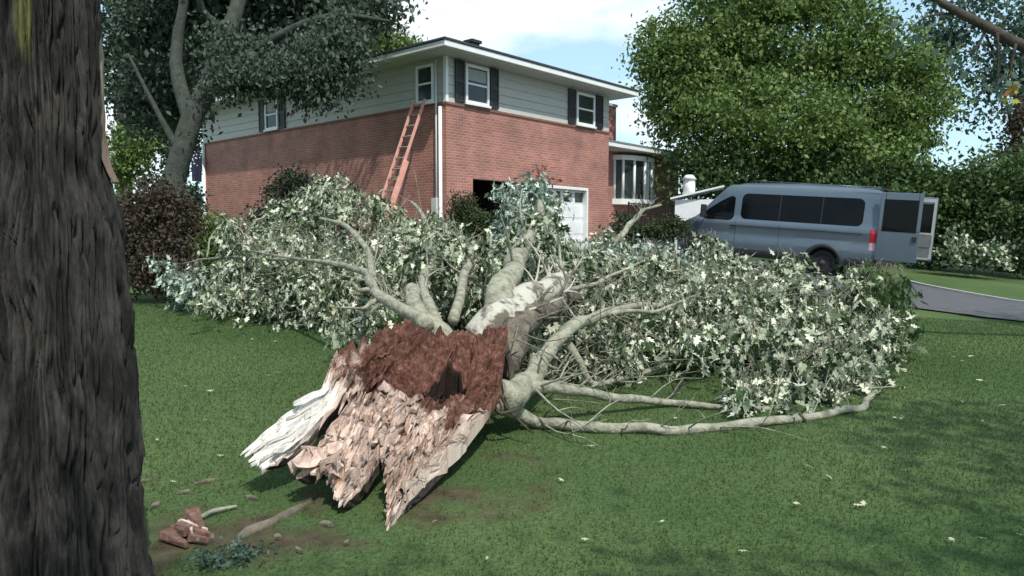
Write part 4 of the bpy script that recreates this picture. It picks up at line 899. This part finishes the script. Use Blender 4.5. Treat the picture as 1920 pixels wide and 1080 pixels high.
limb('limb', [(700, 545, 7.5, .03), (672, 545, 7.5, .02), (660, 530, 7.6, .008)], n=7)
LM['f'] = limb('limb', [(830, 640, 6.6, .08), (800, 570, 7.8, .065), (795, 520, 8.8, .06), (815, 475, 9.8, .05), (800, 438, 10.8, .05), (795, 405, 11.6, .035), (770, 378, 12.3, .02)])
LM['g'] = limb('limb', [(850, 600, 7, .06), (872, 520, 8.6, .052), (882, 480, 9.3, .05), (888, 455, 9.8, .035)])
LM['h'] = limb('limb', [(940, 745, 5.7, .13), (985, 718, 5.95, .1), (1012, 690, 6.15, .085), (1040, 645, 6.5, .066), (1075, 613, 6.9, .06), (1130, 590, 7.5, .05), (1200, 573, 8.2, .04), (1260, 577, 8.8, .03), (1330, 600, 9.6, .015)])
LM['i'] = limb('limb', [(925, 735, 5.75, .1), (985, 728, 5.9, .06), (1060, 727, 6.1, .05), (1150, 744, 6.4, .042), (1250, 760, 6.7, .034), (1350, 767, 6.95, .028), (1440, 768, 7.1, .02), (1520, 752, 7.4, .012)])
LM['j'] = limb('limb', [(900, 755, 5.6, .1), (1000, 792, 5.95, .048), (1080, 805, 6.15, .046), (1160, 808, 6.2, .045), (1260, 810, 6.2, .042), (1350, 803, 6.3, .038), (1450, 793, 6.5, .04), (1550, 780, 6.7, .034), (1615, 766, 6.85, .032), (1634, 742, 7.05, .03), (1630, 722, 7.2, .018)])
LM['k'] = limb('limb', [(1060, 640, 6.9, .05), (1110, 720, 7.0, .03), (1180, 707, 7.6, .03), (1240, 690, 8.0, .026), (1300, 670, 8.4, .02), (1380, 640, 9, .012)])
limb('limb', [(1302, 674, 8.4, .022), (1280, 712, 8.15, .024), (1252, 752, 7.8, .018)], 'wet', n=8)
limb('limb', [(1160, 717, 7.4, .014), (1190, 717, 7.3, .01), (1207, 710, 7.2, .005)], n=6)
limb('limb', [(1055, 548, 7.9, .03), (1120, 532, 8.3, .024), (1165, 508, 8.8, .018), (1225, 480, 9.6, .01)], n=7)
limb('limb', [(1130, 592, 7.5, .03), (1175, 582, 7.6, .025), (1230, 585, 7.9, .02), (1290, 560, 8.4, .012), (1340, 540, 9, .008)], n=7)
limb('limb', [(1130, 545, 9, .03), (1180, 520, 9.5, .03), (1260, 508, 10, .02), (1330, 505, 10.5, .01)], n=7)
LM['l'] = limb('limb', [(1120, 520, 10.5, .06), (1150, 460, 13.5, .07), (1172, 435, 14.5, .065), (1190, 410, 15, .05), (1205, 395, 15.2, .035), (1240, 384, 15.4, .018)], n=8)
LM['m'] = limb('limb', [(700, 530, 8.0, .05), (690, 470, 10.5, .045), (650, 425, 11.5, .04), (600, 410, 12.3, .025)], n=8)
LM['n'] = limb('limb', [(560, 487, 10, .025), (430, 482, 11.8, .02), (380, 486, 12.4, .015), (340, 495, 12.8, .01)], n=7)
limb('limb', [(388, 482, 12.2, .015), (393, 450, 12.3, .014), (410, 424, 12.4, .01), (435, 412, 12.6, .006)], n=6)
limb('limb', [(1634, 735, 7.1, .02), (1600, 735, 7.2, .012), (1562, 742, 7.1, .01), (1556, 762, 7.0, .007)], n=6)
limb('limb', [(1556, 742, 7.15, .006), (1620, 728, 7.2, .01), (1680, 724, 7.3, .005)], n=6)
limb('limb', [(800, 640, 6.9, .03), (700, 632, 8.8, .02), (620, 617, 10.3, .016), (540, 607, 11.1, .012), (470, 600, 11.6, .006)], n=6)
limb('limb', [(720, 430, 13.6, .03), (750, 437, 13.4, .03), (800, 440, 12.6, .02)], n=6)
limb('limb', [(800, 420, 12, .02), (785, 395, 12.2, .015), (778, 380, 12.4, .008)], n=6)
# many thin twigs round the trunk and through the foliage
b = MB(); random.seed(5)
for (x0, y0, x1, y1, d0, d1, n_) in ((985, 560, 1130, 720, 6.4, 8, 34), (1100, 520, 1600, 700, 7.6, 10, 90), (420, 420, 780, 600, 9, 12.5, 70), (960, 660, 1100, 800, 5.9, 6.8, 22), (930, 620, 1010, 760, 5.9, 6.6, 16)):
    for i in range(n_):
        px, py, d_ = random.uniform(x0, x1), random.uniform(y0, y1), random.uniform(d0, d1); p = W(px, py, d_); v_ = Vector((random.gauss(.2, .5), random.gauss(.2, .4), random.gauss(-.05, .35)))*.7
        q = [p, p+v_*.5+Vector((0, 0, random.uniform(-.06, .1))), p+v_]
        if min(k_.z-float(gz(k_.x, k_.y)) for k_ in q) < 0: continue
        r_ = random.uniform(.004, .011); b.tube(q, [r_, r_*.8, r_*.4], 5, seg=3)
tag(b.build('twigs', M['twig'], ft, True), kind='stuff')
for (q, r_) in (([(938, 740, 5.6), (955, 770, 5.6), (985, 800, 5.5), (1000, 812, 5.5)], .012), ([(945, 640, 6.1), (960, 700, 5.9), (955, 760, 5.7)], .03), ([(925, 760, 5.5), (940, 775, 5.45), (975, 765, 5.5)], .02)):
    b = MB(); b.tube([W(*p) for p in q], [r_*(1-.6*i/len(q)) for i in range(len(q))], 7, seg=4, wob=.4); b.build('bark_strip', M['barkdark'], ft, True)

def inpoly(x, y, P):
    c = np.zeros(len(x), bool); j = len(P)-1
    for i in range(len(P)):
        xi, yi = P[i]; xj, yj = P[j]
        c ^= ((yi > y) != (yj > y)) & (x < (xj-xi)*(y-yi)/(yj-yi+1e-9)+xi); j = i
    return c
def Wn(px, py, Y):
    x = (px-960)/F; y = (540-py)/F; t = Y/(math.cos(TH)+y*math.sin(TH)); return np.stack([x*t, Y, EYE+(-math.sin(TH)+y*math.cos(TH))*t], -1)
def foliage(parent, P, dn, df, nclus, m='silver', size=.1, per=9, dens=None, droop=.9, name='foliage', edge=14):
    nclus = int(nclus*1.42); size *= .88
    """drooping leafy sprigs filling a volume: outline P, near and far distance as functions of the height"""
    xs_ = [p[0] for p in P]; ys_ = [p[1] for p in P]; C_ = []
    while sum(len(c) for c in C_) < nclus:
        x = rng.uniform(min(xs_), max(xs_), 4000); y = rng.uniform(min(ys_), max(ys_), 4000)
        xx = x+rng.normal(size=4000)*edge; yy = y+rng.normal(size=4000)*edge*.6+np.array([noise.noise(Vector((q/38, w_/60, 1.7))) for q, w_ in zip(x, y)])*edge*2.6
        k = inpoly(xx, yy, P)
        nz_ = np.array([noise.noise(Vector((a/55, c/40, 3.3))) for a, c in zip(x, y)]); nz2 = np.array([noise.noise(Vector((a/22, c/26, 8.3))) for a, c in zip(x, y)]); k &= nz_*.8+nz2*.7 > rng.uniform(-.28, .26, 4000)
        x, y = x[k], y[k]; Y_ = dn(x, y)+(df(x, y)-dn(x, y))*rng.random(len(x))**1.4+np.array([noise.noise(Vector((q/60, w_/34, 5.5))) for q, w_ in zip(x, y)])*1.1
        c = Wn(x, y, Y_); g_ = gz(c[:, 0], c[:, 1]); c = c[c[:, 2] > g_+.05]; C_.append(c)
    c = np.concatenate(C_)[:nclus]
    if nclus > 60:                                    # most sprigs sit along branchlets that run through the mass and poke out of it
        nb = nclus//7; B_0 = c[:nb]; bd = unit(rng.normal(size=(nb, 3))*np.array([1, .8, .55])+np.array([.1, 0, .12])); bl = rng.uniform(.3, .85, nb); q_ = rng.integers(0, nb, int(nclus*.72)); tt = rng.random(len(q_))**.8
        c2 = B_0[q_]+bd[q_]*(tt*bl[q_])[:, None]+rng.normal(size=(len(q_), 3))*.03; c2[:, 2] -= .18*tt**2*bl[q_]; c2[:, 2] = np.maximum(c2[:, 2], gz(c2[:, 0], c2[:, 1])+.08); 
        pr_y = -math.sin(TH)*(c2[:, 2]-EYE)+math.cos(TH)*c2[:, 1]; pr_z = math.cos(TH)*(c2[:, 2]-EYE)+math.sin(TH)*c2[:, 1]
        k3 = inpoly(960+F*c2[:, 0]/pr_y+rng.normal(size=len(c2))*19, 540-F*pr_z/pr_y+rng.normal(size=len(c2))*17, P); sl_ = c[nclus-len(q_):].copy(); sl_[k3] = c2[k3]; k4 = rng.random(len(sl_)) < .35; sl_[~k3 & ~k4] = c2[k3][rng.integers(0, max(k3.sum(), 1), (~k3 & ~k4).sum())]; c[nclus-len(q_):] = sl_
    d = unit(rng.normal(size=(nclus, 3))*.6+np.array([0, 0, -droop])); L = rng.uniform(.15, .4, nclus)
    k_ = rng.integers(max(per-4, 3), per+5, nclus); ii = np.repeat(np.arange(nclus), k_); t = rng.random(len(ii))
    P_ = c[ii]+d[ii]*(t*L[ii])[:, None]+rng.normal(size=(len(ii), 3))*.035
    ax_ = d[ii]*.5+rng.normal(size=(len(ii), 3))*.55+np.array([0, 0, -.7*droop])
    gq = gz(P_[:, 0], P_[:, 1])+.03; P_[:, 2] = np.maximum(P_[:, 2], gq)
    vf = leafmesh(P_, 1.12*size*rng.uniform(.5, 1.35, len(ii)), ax_, MAPLE, MAPF, curl=.5, nrm=rng.normal(size=(len(ii), 3))+np.array([.1, .3, -.28]))
    V_ = vf[0]; V_[:, 2] = np.maximum(V_[:, 2], gz(V_[:, 0], V_[:, 1])+.006)
    s_ = unit(np.cross(d, rng.normal(size=(nclus, 3))))*.004        # stalks: thin three sided
    s2 = unit(np.cross(d, s_))*.004; a0 = c-d*.12; a1 = c+d*L[:, None]
    VV = np.stack([a0+s_, a0-s_*.5+s2, a0-s_*.5-s2, a1], 1).reshape(-1, 3); FF = (np.array([(0, 1, 3), (1, 2, 3), (2, 0, 3), (2, 1, 0)])[None]+np.arange(nclus)[:, None, None]*4).reshape(-1, 3)
    V1 = np.concatenate([V_, VV]); F1 = np.concatenate([vf[1], FF+len(V_)]); me = npmesh(name, V1, F1)
    me.polygons.foreach_set('material_index', np.concatenate([np.zeros(len(vf[1])), np.ones(len(FF))]).astype(np.int32))
    o = link(name, me, [M[m], M['twig']], parent)
    return o
f = lambda a, b_=0, c_=0: (lambda x, y: a+b_*(x-1300)/100+c_*(600-y)/100)
# right hand mass
foliage(LM['h'], [(1060, 520), (1110, 470), (1200, 470), (1330, 475), (1400, 500), (1420, 640), (1330, 665), (1250, 640), (1180, 625), (1090, 600)], f(8.0, .0, 1.6), f(9.6, 0, 3.4), 1050)
foliage(LM['i'], [(1330, 490), (1430, 500), (1520, 535), (1620, 540), (1680, 560), (1675, 640), (1660, 720), (1560, 730), (1470, 745), (1400, 735), (1350, 690), (1320, 650)], f(8.3, .15, 1.2), f(9.9, .2, 2.4), 1500, size=.125)
foliage(LM['j'], [(1640, 480), (1680, 510), (1700, 600), (1690, 650), (1660, 640), (1630, 560)], f(8.6, 0, .6), f(9.6, 0, .9), 110, 'mid', droop=1.2)
foliage(LM['l'], [(1060, 480), (1110, 455), (1180, 455), (1260, 450), (1340, 465), (1380, 490), (1200, 520), (1060, 530)], f(11, 0, .5), f(13.5, 0, 1), 520, 'silverblue')
foliage(LM['k'], [(1090, 600), (1180, 600), (1190, 690), (1110, 700), (1010, 700), (1040, 620)], f(7.4), f(8.6), 200, size=.1)
foliage(LM['i'], [(1390, 725), (1500, 740), (1520, 760), (1400, 765)], f(7.2), f(7.7), 40)
# middle
foliage(LM['f'], [(700, 440), (780, 430), (860, 440), (930, 470), (930, 590), (860, 600), (790, 600), (700, 580)], f(8.2, 0, .9), f(10.3, 0, 2.0), 900, size=.11)
foliage(LM['a'], [(985, 400), (1050, 400), (1060, 440), (1000, 450)], f(8.9), f(9.6), 50, size=.1, edge=6)
foliage(LM['f'], [(770, 395), (830, 400), (840, 440), (780, 450)], f(10.6), f(11.4), 40, size=.1, edge=6)
foliage(LM['b'], [(960, 480), (1010, 450), (1060, 460), (1110, 520), (1090, 560), (1040, 590), (1000, 600), (960, 570)], f(9.0, 0, 1.0), f(10.5, 0, 2.2), 330)
foliage(LM['a'], [(925, 345), (1000, 335), (1030, 350), (1048, 375), (1020, 400), (1050, 470), (1010, 520), (940, 460), (950, 400)], f(13.5), f(15), 620, 'silverblue', size=.12, edge=8)
foliage(LM['b'], [(985, 600), (1080, 570), (1100, 640), (1010, 700), (960, 680)], f(7.6), f(8.6), 130, size=.09)
# left
foliage(LM['m'], [(480, 400), (530, 350), (600, 345), (690, 350), (740, 400), (790, 440), (760, 490), (600, 500), (480, 480), (430, 430)], f(11.5, 0, 1.2), f(12.6, 0, 1.9), 1000, size=.12)
foliage(LM['e'], [(400, 450), (470, 420), (600, 450), (720, 470), (740, 560), (700, 610), (600, 600), (500, 585), (400, 560), (380, 500)], f(9.8, -.05, 1.0), f(11.3, 0, 1.2), 1350)
foliage(LM['n'], [(318, 480), (350, 480), (372, 510), (365, 570), (330, 572), (312, 530)], f(12.2), f(12.9), 80, 'silverblue')
foliage(LM['e'], [(700, 560), (770, 560), (760, 620), (680, 640), (620, 630), (650, 600)], f(8.0), f(9.0), 110)
for (q, P_s, d_) in (('h', [(1290, 455), (1330, 440), (1365, 460), (1370, 500), (1300, 500)], 10.2), ('i', [(1440, 480), (1475, 462), (1510, 480), (1515, 525), (1450, 520)], 10.0), ('i', [(1590, 505), (1625, 490), (1650, 515), (1640, 550), (1590, 545)], 9.6),
                     ('l', [(1110, 440), (1150, 425), (1175, 440), (1170, 480), (1115, 480)], 12.5), ('m', [(560, 335), (600, 320), (640, 345), (630, 380), (565, 380)], 12.8), ('n', [(420, 415), (460, 400), (490, 420), (480, 460), (430, 460)], 12.0)):
    foliage(LM[q], P_s, f(d_), f(d_+.7), 42, name='foliage', edge=6)
b_ = foliage(LM['a'], [(1003, 305), (1018, 300), (1022, 335), (1000, 338)], f(14.2), f(14.6), 7, 'redleaf', size=.09, edge=2)

# ---------------------------------------------------------------- debris on the lawn
def debris(name, label, cat, pts, m, mats=None, wob=.3, n=8, group=None, flat=1):
    ws = [Wg(p[0], p[1], p[2]) for p in pts]; t = thing(name, label, cat, ws[0], group=group)
    b = MB(); b.tube(ws, [p[3] for p in pts], n, seg=4, wob=wob); b.build('wood', mats or M[m], t, True); return t
debris('curved_bark_piece', 'long grey brown piece of bark curving over the bare soil below the splinters', 'bark', [(428, 1030, .0, .01), (458, 1004, .004, .028), (500, 985, .0, .032), (545, 962, .0, .026), (585, 940, .0, .01)], 'barkgrey', mats=mat('weathered_bark', (.2, .17, .13), (.1, .085, .065), 9, .9, .6, 30))
debris('thin_stick', 'thin pale stick pointing from the red wood chunk', 'stick', [(360, 985, .02, .014), (400, 968, .03, .014), (445, 955, .02, .008)], 'barklight')
ck = Wg(335, 1015); t = thing('wood_chunk', 'broken chunk of pale wood with rust red underside beside the near trunk', 'wood chunk', ck)
wb = WB(); random.seed(3)
for i in range(9):
    c0 = ck+Vector((random.gauss(0, .06), random.gauss(.05, .05), .01+random.random()*.05)); d_ = Vector((random.gauss(.7, .3), random.gauss(-.5, .3), random.gauss(.0, .1))).normalized(); ln = random.uniform(.12, .26); sd_ = d_.cross(Vector((0, 0, 1))).normalized()*random.uniform(.015, .045); up_ = Vector((0, 0, random.uniform(.01, .025)))
    vs = [c0-d_*ln/2-sd_*.6-up_, c0-d_*ln/2+sd_-up_, c0-d_*ln/2+sd_*.7+up_, c0-d_*ln/2-sd_+up_, c0+d_*ln/2-sd_*.4-up_, c0+d_*ln/2+sd_*.2-up_, c0+d_*ln/2+sd_*.3+up_*.5, c0+d_*ln/2-sd_*.2+up_*.6]
    r_ = 0 if random.random() < .4 else .9
    wb.addw(vs, [(3, 2, 1, 0), (4, 5, 6, 7), (0, 1, 5, 4), (1, 2, 6, 5), (2, 3, 7, 6), (3, 0, 4, 7)], [r_]*8, [(v_.x*3, v_.y*3, v_.z) for v_ in vs])
wb.buildw('splinters', bpy.data.materials['splintered_wood'], t)
chips = []
for i, (px, py) in enumerate([(268, 905), (290, 950), (345, 925), (385, 905), (470, 935), (520, 1010), (560, 1035), (610, 985), (395, 1012), (650, 1020)]):
    p = Wg(px, py, .004); cm = MB(); n_ = random.randint(5, 7); an = random.uniform(0, 6); rx, ry = random.uniform(.03, .075), random.uniform(.012, .025)
    v_ = [Vector((math.cos(an)*rx*math.cos(k*6.283/n_)-math.sin(an)*ry*math.sin(k*6.283/n_), math.sin(an)*rx*math.cos(k*6.283/n_)+math.cos(an)*ry*math.sin(k*6.283/n_), 0))*random.uniform(.7, 1.25) for k in range(n_)]
    cm.add(v_+[q*.85+Vector((0, 0, random.uniform(.008, .018))) for q in v_], [tuple(range(n_))[::-1], tuple(range(n_, 2*n_))]+[(k, (k+1) % n_, n_+(k+1) % n_, n_+k) for k in range(n_)])
    o = cm.build('bark_chip', M['barkbrown']); o.location = p; chips.append((px, o))
for i, (px, o) in enumerate(sorted(chips, key=lambda q: q[0])):
    tag(o, (['leftmost', 'second', 'third', 'fourth', 'fifth', 'sixth', 'seventh', 'eighth', 'ninth', 'rightmost'][i])+(' from left' if 0 < i < 9 else '')+' small brown bark chip on the ground below the splinters', 'bark chip', 'bark chips below the broken trunk')
wc = Wg(430, 1055)
shrub('weed_clump', 'blue green weedy sprigs on the bare soil at the bottom left', 'weeds', wc, [((wc.x, wc.y, wc.z+.03), (.22, .14, .05))], 'bluegreen', 40, 10, .035, .03, stems=1, sr=.2)
# single fallen leaves, as scattered over the lawn
lv = []
spots = [(295, 688), (345, 728), (440, 716), (500, 708), (518, 703), (520, 643), (400, 738), (388, 792), (297, 832), (250, 882), (262, 748), (470, 640), (1690, 792), (1688, 735), (1885, 765), (1850, 1022 - 0), (1780, 1018), (1652, 845), (1425, 972), (1510, 880), (1600, 955), (1618, 955), (1790, 672), (1800, 680), (1830, 718), (1730, 742), (1805, 760), (1840, 795), (1700, 700), (1550, 900), (1057, 908), (1115, 842), (810, 990), (1905, 1010), (1385, 1040), (1245, 985), (912, 1060), (1760, 590 + 20), (1682, 668), (1770, 525), (1660, 620), (1690, 786), (1700, 796), (1675, 790), (1815, 672), (330, 910), (420, 860), (1490, 955), (1090, 1020), (1270, 790), (1190, 830)]
g0 = None
for i, (px, py) in enumerate(spots):
    p = Wg(px, py, .035); sz = random.uniform(.05, .085)*min(1, .55+p.y*.05)
    V_, F_ = leafmesh(np.zeros((1, 3)), sz, np.array([[random.gauss(0, 1), random.gauss(0, 1), .1]]), MAPLE, MAPF, nrm=np.array([[random.gauss(0, .35), random.gauss(0, .35), 1]])+np.array([[.01, .02, 0]]), curl=.2)
    V_[:, 2] -= V_[:, 2].min(); o = link('fallen_leaf', npmesh('fallen_leaf', V_, F_), M['litter']); o.location = p-Vector((0, 0, .012))
    zone = 'left' if px < 700 else ('far' if py < 728 else 'middle' if py < 850 else 'near') if px > 1640 else 'front'
    lv.append((zone, px, o))
ZN = {'left': ('lawn left of the fallen tree', 'leaves on the left lawn'), 'far': ('far part of the right lawn', 'leaves on the far right lawn'), 'middle': ('right lawn beside the longest limb', 'leaves on the middle right lawn'),
      'near': ('nearest part of the right lawn', 'leaves on the near right lawn'), 'front': ('shaded lawn in front of the fallen limbs', 'leaves on the front lawn')}
ORD = ['leftmost', 'second', 'third', 'fourth', 'fifth', 'sixth', 'seventh', 'eighth', 'ninth', 'tenth', 'eleventh', 'twelfth', 'thirteenth', 'fourteenth', 'fifteenth', 'sixteenth', 'seventeenth', 'eighteenth']
for z_, (txt, grp) in ZN.items():
    L3 = sorted([q for q in lv if q[0] == z_], key=lambda q: q[1])
    for i, q in enumerate(L3): tag(q[2], (ORD[i] if i == 0 else 'rightmost' if i == len(L3)-1 else ORD[i]+' from left')+' pale fallen leaf on the '+txt, 'leaf', grp)
